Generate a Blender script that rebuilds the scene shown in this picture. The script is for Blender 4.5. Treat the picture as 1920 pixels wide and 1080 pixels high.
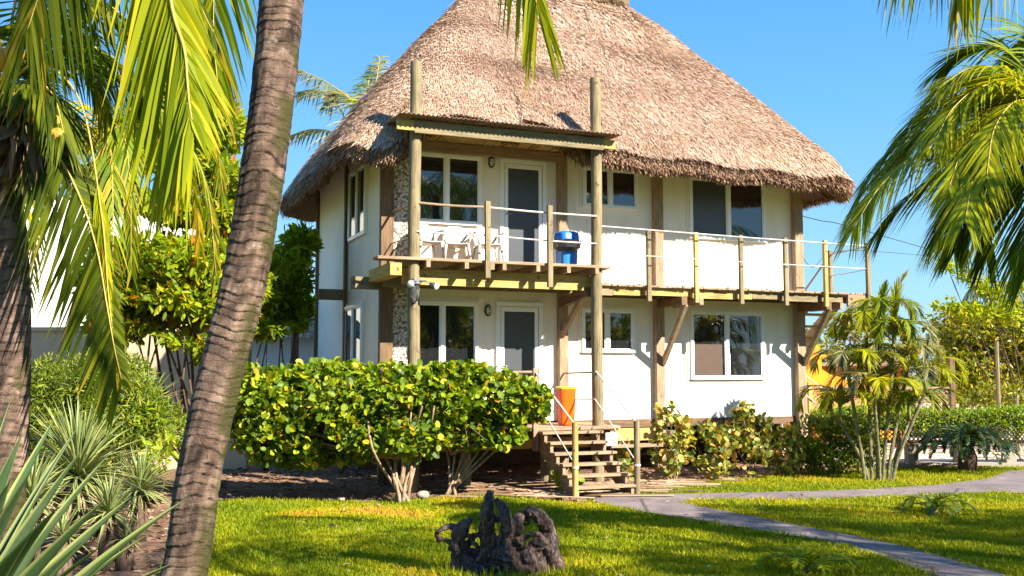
import bpy, math, random
import numpy as np
from math import sin, cos, pi, radians, atan, atan2, sqrt
from mathutils import Vector, Matrix
random.seed(7); rng = np.random.default_rng(11)
S = bpy.context.scene
for o in list(bpy.data.objects): bpy.data.objects.remove(o)

# ------------------------------------------------------------------ camera
F = 1900.0; EYE = 1.8; PITCH = atan(160 / F)
cam = bpy.data.objects.new('camera', bpy.data.cameras.new('camera')); S.collection.objects.link(cam)
cam.data.sensor_width = 36; cam.data.lens = 36 * F / 1920; cam.data.clip_end = 3000; cam.data.clip_start = .05
cam.location = (0, 0, EYE); cam.rotation_euler = (pi / 2 + PITCH, 0, 0)
S.camera = cam
# ------------------------------------------------------------------ sky, sun, exposure
SUN = Vector((.92, -.70, .86)).normalized()
EL = math.asin(SUN.z); AZ = atan2(SUN.x, SUN.y)
w = bpy.data.worlds.new('World'); S.world = w; w.use_nodes = True
nt = w.node_tree; nt.nodes.clear()
sky = nt.nodes.new('ShaderNodeTexSky'); sky.sky_type = 'NISHITA'; sky.sun_disc = False
sky.sun_elevation = EL; sky.sun_rotation = AZ; sky.altitude = 0; sky.air_density = 1.0; sky.dust_density = .25; sky.ozone_density = 2.2
tc = nt.nodes.new('ShaderNodeTexCoord'); sp = nt.nodes.new('ShaderNodeSeparateXYZ'); nt.links.new(tc.outputs['Generated'], sp.inputs[0])
rp = nt.nodes.new('ShaderNodeValToRGB'); e = rp.color_ramp.elements
e[0].position = 0; e[0].color = (3.0, 5.3, 7.0, 1); e[1].position = .36; e[1].color = (.70, 3.0, 7.3, 1)
q = e.new(.10); q.color = (2.1, 4.7, 7.1, 1); q = e.new(.24); q.color = (1.15, 3.75, 7.2, 1)
nt.links.new(sp.outputs[2], rp.inputs[0])
mul = nt.nodes.new('ShaderNodeMix'); mul.data_type = 'RGBA'; mul.inputs[0].default_value = .8
bg = nt.nodes.new('ShaderNodeBackground'); bg.inputs[1].default_value = .05
out = nt.nodes.new('ShaderNodeOutputWorld')
nt.links.new(sky.outputs[0], mul.inputs[6]); nt.links.new(rp.outputs[0], mul.inputs[7]); nt.links.new(mul.outputs[2], bg.inputs[0]); nt.links.new(bg.outputs[0], out.inputs[0])
sl = bpy.data.lights.new('sun', 'SUN'); sl.energy = 5; sl.angle = radians(.5); sl.color = (1, .93, .80)
so = bpy.data.objects.new('sun', sl); S.collection.objects.link(so)
so.rotation_euler = SUN.to_track_quat('Z', 'Y').to_euler(); so.location = (20, -15, 20)
S.view_settings.view_transform = 'Standard'; S.view_settings.look = 'None'
S.view_settings.exposure = 1.78; S.view_settings.gamma = 1
S.render.engine = 'CYCLES'
S.cycles.max_bounces = 8; S.cycles.transparent_max_bounces = 8

# ------------------------------------------------------------------ photo point -> world point at a real distance
def ray(x, y):
    a = (x - 960) / F; b = (540 - y) / F
    return np.array((a, cos(PITCH) - b * sin(PITCH), sin(PITCH) + b * cos(PITCH)))
def G(x, y, z=0.0):
    d = ray(x, y); t = (z - EYE) / d[2]; return np.array((d[0] * t, d[1] * t, z))
def D(x, y, Y):
    d = ray(x, y); t = Y / d[1]; return np.array((d[0] * t, Y, EYE + d[2] * t))

# ------------------------------------------------------------------ materials
def lin(c): return tuple(c) + (1,) if len(c) == 3 else c
class NT:
    def __init__(s, name):
        s.m = bpy.data.materials.new(name); s.m.use_nodes = True; s.t = s.m.node_tree; s.t.nodes.clear()
        s.out = s.t.nodes.new('ShaderNodeOutputMaterial')
    def n(s, typ, **k):
        o = s.t.nodes.new('ShaderNode' + typ)
        for a, b in k.items(): setattr(o, a, b)
        return o
    def l(s, a, b): s.t.links.new(a, b)
    def coord(s, scale=(1, 1, 1)):
        c = s.n('TexCoord'); m = s.n('Mapping'); m.inputs['Scale'].default_value = scale
        s.l(c.outputs['Object'], m.inputs[0]); return m.outputs[0]
    def noise(s, vec, scale, detail=5, rough=.6, dist=0):
        o = s.n('TexNoise'); s.l(vec, o.inputs['Vector'])
        o.inputs['Scale'].default_value = scale; o.inputs['Detail'].default_value = detail
        o.inputs['Roughness'].default_value = rough; o.inputs['Distortion'].default_value = dist
        return o.outputs['Fac']
    def ramp(s, fac, stops):
        r = s.n('ValToRGB'); e = r.color_ramp.elements
        while len(e) < len(stops): e.new(.5)
        for k, (p, c) in enumerate(stops): e[k].position = p; e[k].color = lin(c)
        s.l(fac, r.inputs[0]); return r.outputs[0]
    def mix(s, fac, a, b, mode='MIX'):
        m = s.n('Mix', data_type='RGBA', blend_type=mode)
        if isinstance(fac, (int, float)): m.inputs[0].default_value = fac
        else: s.l(fac, m.inputs[0])
        for v, i in ((a, 6), (b, 7)):
            if isinstance(v, tuple): m.inputs[i].default_value = lin(v)
            else: s.l(v, m.inputs[i])
        return m.outputs[2]
    def math(s, op, a, b=None):
        m = s.n('Math', operation=op)
        for v, i in ((a, 0), (b, 1)):
            if v is None: continue
            if isinstance(v, (int, float)): m.inputs[i].default_value = v
            else: s.l(v, m.inputs[i])
        return m.outputs[0]
    def attr(s, name='var'):
        a = s.n('Attribute', attribute_name=name); return a.outputs['Fac']
    def bump(s, h, strength, dist):
        b = s.n('Bump'); b.inputs['Strength'].default_value = strength; b.inputs['Distance'].default_value = dist
        s.l(h, b.inputs['Height']); return b.outputs[0]
    def pbr(s, col, rough=.7, bump=None, spec=.4, metal=0, transl=0, tcol=None, finish=True):
        p = s.n('BsdfPrincipled')
        if isinstance(col, tuple): p.inputs['Base Color'].default_value = lin(col)
        else: s.l(col, p.inputs['Base Color'])
        if isinstance(rough, (int, float)): p.inputs['Roughness'].default_value = rough
        else: s.l(rough, p.inputs['Roughness'])
        p.inputs['Specular IOR Level'].default_value = spec; p.inputs['Metallic'].default_value = metal
        if bump is not None: s.l(bump, p.inputs['Normal'])
        o = p.outputs[0]
        if transl:
            t = s.n('BsdfTranslucent'); x = s.n('MixShader'); x.inputs[0].default_value = transl
            tc = s.mix(1.0, col, (1.35, 1.25, .5) if tcol is None else tcol, 'MULTIPLY')
            s.l(tc, t.inputs[0]); s.l(o, x.inputs[1]); s.l(t.outputs[0], x.inputs[2]); o = x.outputs[0]
        s.l(o, s.out.inputs[0]); return s.m

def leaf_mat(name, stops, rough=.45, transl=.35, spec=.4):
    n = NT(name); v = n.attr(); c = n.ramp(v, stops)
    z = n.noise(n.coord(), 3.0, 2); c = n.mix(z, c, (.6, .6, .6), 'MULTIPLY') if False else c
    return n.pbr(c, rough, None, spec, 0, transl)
def wood_mat(name, axis, stops, scale=6):
    n = NT(name); sc = [9, 9, 9]; sc[axis] = .7
    vec = n.coord(tuple(sc)); a = n.noise(vec, scale * .6, 6, .65, .6)
    b = n.noise(n.coord(), 1.7, 3); f = n.math('ADD', n.math('MULTIPLY', a, .75), n.math('MULTIPLY', b, .3))
    c = n.ramp(f, stops)
    c = n.mix(n.ramp(n.noise(n.coord(), 7, 2), [(.66, (0, 0, 0)), (.72, (1, 1, 1))]), c, (.11, .06, .03))
    return n.pbr(c, .75, n.bump(a, .5, .01), .25)
M = {}
GREENW = [(.3, (.07, .055, .03)), (.48, (.165, .13, .07)), (.62, (.25, .19, .10)), (.8, (.34, .25, .14))]
REDW = [(.3, (.10, .065, .04)), (.48, (.25, .165, .10)), (.62, (.36, .24, .15)), (.8, (.46, .32, .2))]
DARKW = [(.3, (.05, .035, .02)), (.5, (.13, .08, .045)), (.65, (.21, .12, .06)), (.8, (.26, .16, .08))]
YELW = [(.3, (.17, .10, .03)), (.48, (.38, .24, .07)), (.62, (.50, .34, .11)), (.8, (.48, .38, .17))]
for k, st in (('green', GREENW), ('red', REDW), ('dark', DARKW), ('yellow', YELW)):
    for ax, an in enumerate('xyz'): M[k + an] = wood_mat('wood_' + k + '_' + an, ax, st)
def stucco(name, col, dirt, bs=.25):
    n = NT(name); v = n.coord(); a = n.noise(v, 60, 4); b = n.noise(n.coord((1, 1, .35)), 1.3, 5, .6, .4)
    c = n.mix(n.ramp(b, [(.5, (0, 0, 0)), (.78, (.7, .7, .7))]), col, dirt)
    st = n.noise(n.coord((9, 9, .45)), 1.6, 5, .7, .2); c = n.mix(n.ramp(st, [(.56, (0, 0, 0)), (.74, (.45, .45, .45))]), c, tuple(x * .72 for x in dirt))
    return n.pbr(c, .85, n.bump(n.math('ADD', a, n.math('MULTIPLY', n.noise(n.coord(), 5, 3), 2.0)), bs, .008), .2)
M['stucco'] = stucco('white_stucco', (.84, .77, .66), (.66, .56, .42))
M['stucco_beige'] = stucco('beige_stucco', (.50, .38, .25), (.36, .26, .17))
M['stucco_orange'] = stucco('orange_stucco', (.80, .30, .02), (.62, .2, .02))
M['stucco_white2'] = stucco('bright_stucco', (.85, .80, .72), (.7, .62, .5))
M['concrete'] = stucco('pier_concrete', (.34, .28, .22), (.22, .17, .13))
def pebble():
    n = NT('pebble_dash'); v = n.n('TexVoronoi'); n.l(n.coord(), v.inputs['Vector']); v.inputs['Scale'].default_value = 22
    c = n.ramp(v.outputs['Distance'], [(.15, (.72, .68, .62)), (.5, (.45, .40, .34)), (.75, (.16, .12, .09))])
    return n.pbr(c, .7, n.bump(n.math('SUBTRACT', 1, v.outputs['Distance']), .9, .03), .3)
M['pebble'] = pebble()
def plain(name, col, rough=.5, spec=.4, metal=0, nz=0):
    n = NT(name)
    c = n.mix(n.noise(n.coord(), 9, 4), tuple(x * (1 - nz) for x in col), tuple(min(1, x * (1 + nz)) for x in col)) if nz else col
    return n.pbr(c, rough, None, spec, metal)
M['white_paint'] = plain('white_frame_paint', (.80, .80, .78), .4, nz=.05)
M['cord'] = plain('weathered_rope', (.50, .42, .37), .8, nz=.1)
M['plastic_white'] = plain('white_plastic', (.42, .37, .33), .4, nz=.04)
M['plastic_blue'] = plain('blue_plastic', (.015, .15, .55), .35, .5, nz=.15)
M['plastic_black'] = plain('black_plastic', (.02, .022, .025), .4, nz=.2)
M['plastic_orange'] = plain('orange_plastic', (.85, .095, .001), .4, nz=.06)
M['plastic_lime'] = plain('lime_plastic', (.55, .60, .02), .4)
M['metal_grey'] = plain('grey_metal', (.22, .22, .22), .4, .5, .7, nz=.1)
M['metal_dark'] = plain('dark_metal', (.05, .05, .05), .45, .5, .5, nz=.1)
M['lens'] = plain('frosted_glass', (.75, .75, .72), .2, .6)
M['screen'] = plain('screen_mesh', (.055, .06, .068), .35, .5, nz=.15)
M['blind'] = plain('brown_blind', (.075, .045, .032), .5, .4, nz=.2)
M['cable'] = plain('cable', (.02, .02, .02), .6)
def glass():
    n = NT('dark_glass'); p = n.n('BsdfPrincipled')
    p.inputs['Base Color'].default_value = (.012, .013, .015, 1); p.inputs['Roughness'].default_value = .02
    p.inputs['IOR'].default_value = 1.8; p.inputs['Specular IOR Level'].default_value = .6
    b = n.bump(n.noise(n.coord((1, .1, 1)), 1.2, 0), .05, .01); n.l(b, p.inputs['Normal'])
    n.l(p.outputs[0], n.out.inputs[0]); return n.m
M['glass'] = glass()
def thatch():
    n = NT('palm_thatch'); v = n.attr(); big = n.noise(n.coord(), .55, 4, .6, .3); sm = n.noise(n.coord(), 30, 2)
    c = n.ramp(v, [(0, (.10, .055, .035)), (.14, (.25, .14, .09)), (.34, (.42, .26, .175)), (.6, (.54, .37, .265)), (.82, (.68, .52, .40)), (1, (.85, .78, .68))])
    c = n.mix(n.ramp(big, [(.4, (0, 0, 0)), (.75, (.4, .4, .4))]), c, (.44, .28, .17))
    return n.pbr(c, .8, n.bump(sm, .3, .01), .2, 0, .12, (1.1, .9, .6))
M['thatch'] = thatch()
def thatch_base():
    n = NT('thatch_underlayer'); a = n.noise(n.coord((14, 14, 3)), 3, 6, .7)
    return n.pbr(n.ramp(a, [(.3, (.07, .042, .025)), (.55, (.22, .14, .08)), (.75, (.36, .25, .16))]), .9, n.bump(a, 1, .05), .1)
M['thatch_base'] = thatch_base()
def trunk_mat():
    n = NT('palm_bark'); v = n.attr()
    f = n.noise(n.coord((1, 1, 5)), 7, 7, .7, .5); g = n.noise(n.coord(), 1.6, 4, .6, .4); fib = n.noise(n.coord((3, 3, 2)), 16, 6, .75)
    c = n.ramp(v, [(0, (.012, .008, .007)), (.25, (.045, .029, .022)), (.55, (.12, .076, .055)), (1, (.28, .185, .135))])
    c = n.mix(n.ramp(g, [(.48, (0, 0, 0)), (.62, (.45, .45, .45))]), c, (.24, .155, .12))
    c = n.mix(n.ramp(f, [(.33, (.55, .55, .55)), (.5, (0, 0, 0))]), c, (.07, .045, .03))
    c = n.mix(n.ramp(n.noise(n.coord((7, 7, 1.1)), 5, 4, .7, .3), [(.30, (.75, .75, .75)), (.40, (0, 0, 0))]), c, (.03, .02, .015))
    c = n.mix(n.ramp(n.noise(n.coord(), 13, 4, .7), [(.60, (0, 0, 0)), (.70, (.6, .6, .6))]), c, (.34, .26, .21))
    m2 = n.noise(n.coord((1, 1, 1)), 3.2, 3); mo = n.math('MULTIPLY', n.attr('moss'), n.ramp(m2, [(.46, (0, 0, 0)), (.54, (1, 1, 1))]))
    c = n.mix(mo, c, (.06, .052, .018))
    h = n.math('ADD', n.math('MULTIPLY', f, .6), n.math('MULTIPLY', fib, .5))
    return n.pbr(c, .85, n.bump(h, 1, .03), .15)
M['palm_bark'] = trunk_mat()
def bark(name, c1, c2, c3):
    n = NT(name); f = n.noise(n.coord((3, 3, 1)), 9, 6, .7, .4)
    return n.pbr(n.ramp(f, [(.3, c1), (.5, c2), (.72, c3)]), .85, n.bump(f, .8, .015), .15)
M['bark'] = bark('shrub_bark', (.08, .05, .03), (.26, .18, .11), (.42, .32, .21))
M['dark_bark'] = bark('dark_bark', (.04, .025, .02), (.11, .07, .05), (.2, .14, .1))
def drift():
    n = NT('weathered_driftwood'); f = n.noise(n.coord((4, 4, 1.2)), 6, 9, .75, 1.2); g = n.noise(n.coord(), 14, 4); h = n.noise(n.coord(), 2.6, 3)
    c = n.ramp(f, [(.34, (.006, .005, .005)), (.46, (.045, .03, .025)), (.56, (.14, .095, .08)), (.68, (.32, .25, .235))])
    c = n.mix(n.ramp(h, [(.5, (0, 0, 0)), (.66, (.6, .6, .6))]), c, (.15, .07, .03))
    return n.pbr(c, .8, n.bump(n.math('ADD', f, n.math('MULTIPLY', g, .3)), 1, .035), .25)
M['driftwood'] = drift()
def ground_mats():
    n = NT('lawn_turf'); a = n.noise(n.coord(), 35, 5, .7); b = n.noise(n.coord(), .6, 4)
    c = n.ramp(a, [(.3, (.03, .05, .004)), (.5, (.085, .13, .008)), (.7, (.16, .19, .012))])
    c = n.mix(n.ramp(b, [(.5, (0, 0, 0)), (.75, (.5, .5, .5))]), c, (.22, .17, .03))
    M['turf'] = n.pbr(c, .9, n.bump(a, 1, .04), .1)
    n = NT('bare_soil'); a = n.noise(n.coord(), 12, 8, .75); b = n.noise(n.coord(), 1.1, 4)
    c = n.ramp(a, [(.3, (.06, .03, .018)), (.5, (.19, .11, .07)), (.72, (.38, .24, .16))])
    c = n.mix(n.ramp(b, [(.45, (0, 0, 0)), (.7, (.6, .6, .6))]), c, (.34, .21, .14))
    M['soil'] = n.pbr(c, .95, n.bump(a, 1, .06), .1)
    n = NT('path_concrete'); a = n.noise(n.coord(), 40, 6, .7); b = n.noise(n.coord(), 1.4, 6, .65, .5)
    c = n.ramp(b, [(.3, (.09, .072, .075)), (.5, (.16, .125, .122)), (.68, (.25, .19, .175))])
    c = n.mix(.35, c, n.ramp(a, [(.35, (.05, .042, .042)), (.65, (.24, .19, .18))]))
    cr = n.n('TexVoronoi', feature='DISTANCE_TO_EDGE'); n.l(n.coord(), cr.inputs['Vector']); cr.inputs['Scale'].default_value = .55
    c = n.mix(n.ramp(cr.outputs['Distance'], [(0, (1, 1, 1)), (.012, (0, 0, 0))]), c, (.05, .04, .035))
    M['path'] = n.pbr(c, .85, n.bump(a, .6, .01), .25)
ground_mats()
M['grass'] = leaf_mat('grass_blade', [(0, (.07, .11, .003)), (.32, (.16, .215, .003)), (.6, (.27, .29, .004)), (.85, (.40, .34, .006)), (1, (.52, .27, .04))], .6, .35, .2)
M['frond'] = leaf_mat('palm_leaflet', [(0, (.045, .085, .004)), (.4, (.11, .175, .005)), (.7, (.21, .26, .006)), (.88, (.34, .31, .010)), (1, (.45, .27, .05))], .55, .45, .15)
M['frond_yellow'] = leaf_mat('sunlit_palm_leaflet', [(0, (.14, .19, .004)), (.4, (.27, .31, .005)), (.8, (.44, .38, .006)), (1, (.48, .22, .015))], .55, .45, .15)  # yellower leaflet copy; on sunlit fronds the sun is put into the colour
M['frond_dark'] = leaf_mat('shaded_palm_leaflet', [(0, (.03, .05, .003)), (.5, (.07, .10, .004)), (.9, (.15, .17, .006)), (1, (.28, .19, .02))], .6, .45, .12)  # darker leaflet copy; shade within the crowns is put into the colour
M['frond_pale'] = leaf_mat('windblown_palm_leaflet', [(0, (.07, .09, .03)), (.4, (.14, .16, .04)), (.8, (.32, .27, .12)), (1, (.42, .32, .2))], .5, .35)
M['rachis'] = plain('palm_rachis', (.38, .26, .04), .5, nz=.2)
M['rachis_green'] = plain('green_palm_stem', (.16, .17, .03), .5, nz=.25)
M['areca_stem'] = bark('ringed_cane_stem', (.06, .06, .025), (.15, .14, .07), (.30, .26, .16))
M['seagrape'] = leaf_mat('sea_grape_leaf', [(0, (.04, .08, .004)), (.35, (.10, .17, .006)), (.65, (.20, .28, .008)), (.87, (.34, .38, .010)), (.96, (.48, .40, .02)), (1, (.42, .14, .03))], .5, .4, .3)
M['seagrape_autumn'] = leaf_mat('yellowing_sea_grape_leaf', [(0, (.06, .10, .015)), (.35, (.17, .21, .03)), (.6, (.32, .31, .05)), (.8, (.45, .36, .07)), (.93, (.5, .24, .05)), (1, (.58, .52, .04))], .4, .35)
M['almond'] = leaf_mat('almond_tree_leaf', [(0, (.07, .12, .005)), (.4, (.18, .26, .006)), (.75, (.31, .37, .008)), (.95, (.42, .40, .02)), (1, (.65, .13, .01))], .55, .5, .25)
M['fineleaf'] = leaf_mat('fine_shrub_leaf', [(0, (.04, .08, .003)), (.4, (.11, .17, .005)), (.8, (.21, .26, .008)), (1, (.36, .31, .015))], .5, .35)
M['hedgeleaf'] = leaf_mat('hedge_leaf', [(0, (.06, .12, .005)), (.5, (.16, .26, .008)), (.85, (.28, .36, .01)), (1, (.4, .4, .03))], .5, .4)
M['treeleaf'] = leaf_mat('tree_leaf', [(0, (.06, .09, .004)), (.4, (.15, .19, .006)), (.75, (.28, .28, .008)), (1, (.44, .33, .02))], .5, .4)
M['dry'] = leaf_mat('dry_debris', [(0, (.06, .035, .02)), (.5, (.20, .12, .07)), (1, (.42, .3, .2))], .8, .1, .1)
def blade_mat(name, mid, edge):
    n = NT(name); v = n.attr('edge'); q = n.attr('var')
    c = n.mix(n.ramp(v, [(.72, (0, 0, 0)), (.9, (1, 1, 1))]), mid, edge)
    c = n.mix(n.math('MULTIPLY', q, .5), c, tuple(x * 1.5 for x in mid))
    z = n.noise(n.coord((1, 1, 1)), 5, 4); c = n.mix(n.ramp(z, [(.45, (0, 0, 0)), (.8, (.4, .4, .4))]), c, (.26, .27, .15))
    return n.pbr(c, .4, None, .4, 0, .15)
M['agave'] = blade_mat('agave_blade', (.065, .115, .045), (.36, .38, .12))
M['yucca'] = blade_mat('yucca_blade', (.15, .20, .06), (.46, .42, .12))
M['cycad'] = leaf_mat('cycad_leaflet', [(0, (.008, .022, .002)), (.6, (.022, .045, .004)), (1, (.06, .09, .006))], .4, .2)
M['coconut'] = plain('coconut_husk', (.62, .28, .02), .5, nz=.3)
M['sand'] = stucco('pale_sand', (.55, .40, .29), (.42, .29, .2))
M['terracotta'] = plain('terracotta_tile', (.55, .20, .06), .7, nz=.25)
def rust():
    n = NT('corrugated_sheet'); a = n.noise(n.coord(), 6, 6, .7)
    return n.pbr(n.ramp(a, [(.3, (.16, .09, .06)), (.5, (.33, .23, .17)), (.7, (.45, .36, .3))]), .7, n.bump(a, .3, .01), .3, .2)
M['rust'] = rust()

# ------------------------------------------------------------------ mesh builder
class MB:
    def __init__(s): s.V = []; s.P = []; s.n = 0; s.A = []; s.mi = []; s.B = []
    def add(s, V, polys, var=.5, mi=0, b=0.0):
        V = np.asarray(V, float).reshape(-1, 3); k = len(V)
        s.V.append(V)
        s.A.append(np.full(k, var) if np.isscalar(var) else np.asarray(var, float).ravel())
        s.B.append(np.full(k, b) if np.isscalar(b) else np.asarray(b, float).ravel())
        if isinstance(polys, np.ndarray): polys = [polys]
        for p in polys:
            p = np.asarray(p, int)
            if p.ndim == 1: p = p[None]
            s.P.append(p + s.n); s.mi.append(np.full(len(p), mi))
        s.n += k
    def box(s, lo, hi, R=None, T=None, var=.5, mi=0, bev=0):
        lo = np.array(lo, float); hi = np.array(hi, float)
        V = np.array([[x, y, z] for x in (0, 1) for y in (0, 1) for z in (0, 1)]) * (hi - lo) + lo
        if R is not None: V = V @ np.asarray(R).T
        if T is not None: V = V + np.asarray(T)
        s.add(V, np.array([[0, 1, 3, 2], [4, 6, 7, 5], [0, 4, 5, 1], [2, 3, 7, 6], [0, 2, 6, 4], [1, 5, 7, 3]]), var, mi)
    def beam(s, a, b, wd, hg, up=(0, 0, 1), var=.5, mi=0):
        a = np.array(a, float); b = np.array(b, float); d = b - a; L = np.linalg.norm(d); d /= L
        up = np.array(up, float); sd = np.cross(d, up)
        if np.linalg.norm(sd) < 1e-4: sd = np.cross(d, (1, 0, 0))
        sd /= np.linalg.norm(sd); u2 = np.cross(sd, d)
        s.box((0, -wd / 2, -hg / 2), (L, wd / 2, hg / 2), np.stack([d, sd, u2], 1), a, var, mi)
    def tube(s, pts, rad, seg=8, cap=True, var=.5, mi=0, b=0.0, wob=0):
        pts = np.asarray(pts, float); n = len(pts); rad = np.full(n, rad) if np.isscalar(rad) else np.asarray(rad)
        T = np.gradient(pts, axis=0); T /= np.linalg.norm(T, axis=1)[:, None] + 1e-9
        ref = np.array((0, 0, 1.)) if abs(T[0][2]) < .8 else np.array((1., 0, 0))
        A = np.cross(T, ref); A /= np.linalg.norm(A, axis=1)[:, None] + 1e-9; B = np.cross(T, A)
        th = np.arange(seg) / seg * 2 * pi
        r = rad[:, None] * (1 + (wob * rng.normal(size=(n, seg)) if wob else 0))
        V = pts[:, None] + r[..., None] * (A[:, None] * np.cos(th)[None, :, None] + B[:, None] * np.sin(th)[None, :, None])
        i = np.arange(n - 1)[:, None] * seg; j = np.arange(seg); k = (j + 1) % seg
        Q = np.stack([i + j, i + k, i + seg + k, i + seg + j], -1).reshape(-1, 4)
        P = [Q]
        if cap: P += [np.arange(seg)[::-1][None], (np.arange(seg) + (n - 1) * seg)[None]]
        s.add(V, P, var, mi, b)
    def build(s, name, mat, parent=None, smooth=False, attrb=None, link=True):
        me = bpy.data.meshes.new(name); V = np.concatenate(s.V); me.vertices.add(len(V)); me.vertices.foreach_set('co', V.ravel().astype(np.float32))
        tot = np.concatenate([np.full(len(p), p.shape[1]) for p in s.P]); idx = np.concatenate([p.ravel() for p in s.P])
        me.loops.add(len(idx)); me.loops.foreach_set('vertex_index', idx.astype(np.int32))
        me.polygons.add(len(tot)); st = np.concatenate([[0], np.cumsum(tot)[:-1]])
        me.polygons.foreach_set('loop_start', st.astype(np.int32)); me.polygons.foreach_set('loop_total', tot.astype(np.int32))
        a = me.attributes.new('var', 'FLOAT', 'POINT'); a.data.foreach_set('value', np.concatenate(s.A).astype(np.float32))
        if attrb: a = me.attributes.new(attrb, 'FLOAT', 'POINT'); a.data.foreach_set('value', np.concatenate(s.B).astype(np.float32))
        mats = mat if isinstance(mat, (list, tuple)) else [mat]
        for m in mats: me.materials.append(M[m] if isinstance(m, str) else m)
        if len(mats) > 1: me.polygons.foreach_set('material_index', np.concatenate(s.mi).astype(np.int32))
        me.polygons.foreach_set('use_smooth', np.full(len(tot), bool(smooth)))
        me.update(calc_edges=True); me.validate()
        o = bpy.data.objects.new(name, me); S.collection.objects.link(o)
        if parent: o.parent = parent
        return o
def tag(o, label=None, cat=None, group=None, kind=None):
    for k, v in (('label', label), ('category', cat), ('group', group), ('kind', kind)):
        if v: o[k] = v
    return o
def empty(name, loc, rz=0, **k):
    o = bpy.data.objects.new(name, None); S.collection.objects.link(o); o.location = tuple(loc); o.rotation_euler = (0, 0, rz)
    o.empty_display_size = .2; return tag(o, **k)
def part(fn, name, mat, parent, **k):
    m = MB(); fn(m); return m.build(name, mat, parent, **k)
def boxp(name, lo, hi, mat, parent): return part(lambda m: m.box(lo, hi), name, mat, parent)
def beamp(name, a, b, wd, hg, mat, parent, up=(0, 0, 1)): return part(lambda m: m.beam(a, b, wd, hg, up), name, mat, parent)
def bevel(o, w=.006):
    b = o.modifiers.new('bevel', 'BEVEL'); b.width = w; b.segments = 2; b.limit_method = 'ANGLE'; return o
def copy_tree(o, parent=None):
    c = o.copy(); S.collection.objects.link(c); c.parent = parent
    for ch in list(o.children): copy_tree(ch, c)
    return c
def curve(pts, n):
    """Catmull-Rom through points"""
    P = np.asarray(pts, float); P = np.vstack([2 * P[0] - P[1], P, 2 * P[-1] - P[-2]]); m = len(P) - 3
    t = np.linspace(0, m - 1e-6, n); i = t.astype(int); f = (t - i)[:, None]
    a, b, c, d = P[i], P[i + 1], P[i + 2], P[i + 3]
    return .5 * ((2 * b) + (-a + c) * f + (2 * a - 5 * b + 4 * c - d) * f ** 2 + (-a + 3 * b - 3 * c + d) * f ** 3)
def nrm(a): return a / (np.linalg.norm(a, axis=-1, keepdims=True) + 1e-9)
def snoise(P, sc, seed=0):
    """cheap smooth value noise from summed sines"""
    r = np.random.default_rng(seed); o = 0
    for k in range(6):
        d = r.normal(size=3); d /= np.linalg.norm(d); o = o + np.sin(P @ d * sc * (1 + .35 * k) + r.uniform(0, 6.28))
    return o / 3.2
def inst(m, TV, TP, pos, ax, nz, scale, var, mi=0, b=None):
    """stamp a template (X = along, Z = normal) at many places"""
    pos = np.asarray(pos); N = len(pos); ax = nrm(ax); nz = nrm(nz - ax * np.sum(ax * nz, -1, keepdims=True)); ay = np.cross(nz, ax)
    TV = np.asarray(TV, float); K = len(TV); scale = np.asarray(scale, float)
    if scale.ndim == 1: scale = np.repeat(scale[:, None], 3, 1)
    Vs = TV[None] * scale[:, None]
    V = pos[:, None] + Vs[..., :1] * ax[:, None] + Vs[..., 1:2] * ay[:, None] + Vs[..., 2:] * nz[:, None]
    off = (np.arange(N) * K)[:, None, None]
    P = [(np.asarray(p)[None, None] + off).reshape(N, -1) for p in TP]
    bb = 0.0 if b is None else np.tile(b, N)
    m.add(V, P, np.repeat(var, K), mi, bb)
ROUND = (np.array([[0, 0, 0], [.22, .36, .08], [.6, .46, .12], [.95, .27, .1], [1.05, 0, 0], [.95, -.27, .1], [.6, -.46, .12], [.22, -.36, .08]]), [[0, 4, 3, 2, 1], [0, 7, 6, 5, 4]])
OVAL = (np.array([[0, 0, 0], [.35, .2, .05], [.75, .2, .03], [1.1, 0, -.08], [.75, -.2, .03], [.35, -.2, .05]]), [[0, 3, 2, 1], [0, 5, 4, 3]])
SLIM = (np.array([[0, 0, 0], [.5, .11, .02], [1.1, 0, -.05], [.5, -.11, .02]]), [[0, 3, 2, 1]])
def leaves(m, P, outdir, tmpl, size, sv=.35, upb=.5, v0=0, v1=1, vp=1.0, mi=0):
    N = len(P); nz = nrm(rng.normal(size=(N, 3)) * .75 + outdir * .7 + np.array((0, 0, upb)))
    ax = rng.normal(size=(N, 3)) + outdir * .5
    inst(m, tmpl[0], tmpl[1], P, ax, nz, size * (1 + sv * rng.uniform(-1, 1, N)), v0 + (v1 - v0) * rng.uniform(0, 1, N) ** vp, mi)
def blobs_points(blobs, n, gap=.0, gsc=2.5, shell=.55, seed=1, flat=False):
    """points in ellipsoids (centre, radii), biased to the outside, thinned by noise so that gaps show"""
    vol = np.array([b[1][0] * b[1][1] * b[1][2] for b in blobs]) ** .67; vol /= vol.sum()
    out = []; od = []
    for b, f in zip(blobs, vol):
        k = max(4, int(n * f)); d = nrm(rng.normal(size=(k, 3))); r = 1 - shell * rng.uniform(0, 1, k) ** 1.5
        p = np.array(b[0]) + d * r[:, None] * np.array(b[1]); out.append(p); od.append(nrm(d / np.array(b[1])))
    P = np.concatenate(out); O = np.concatenate(od)
    if gap: k = snoise(P, gsc, seed) > gap; P, O = P[k], O[k]
    return P, O
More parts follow.
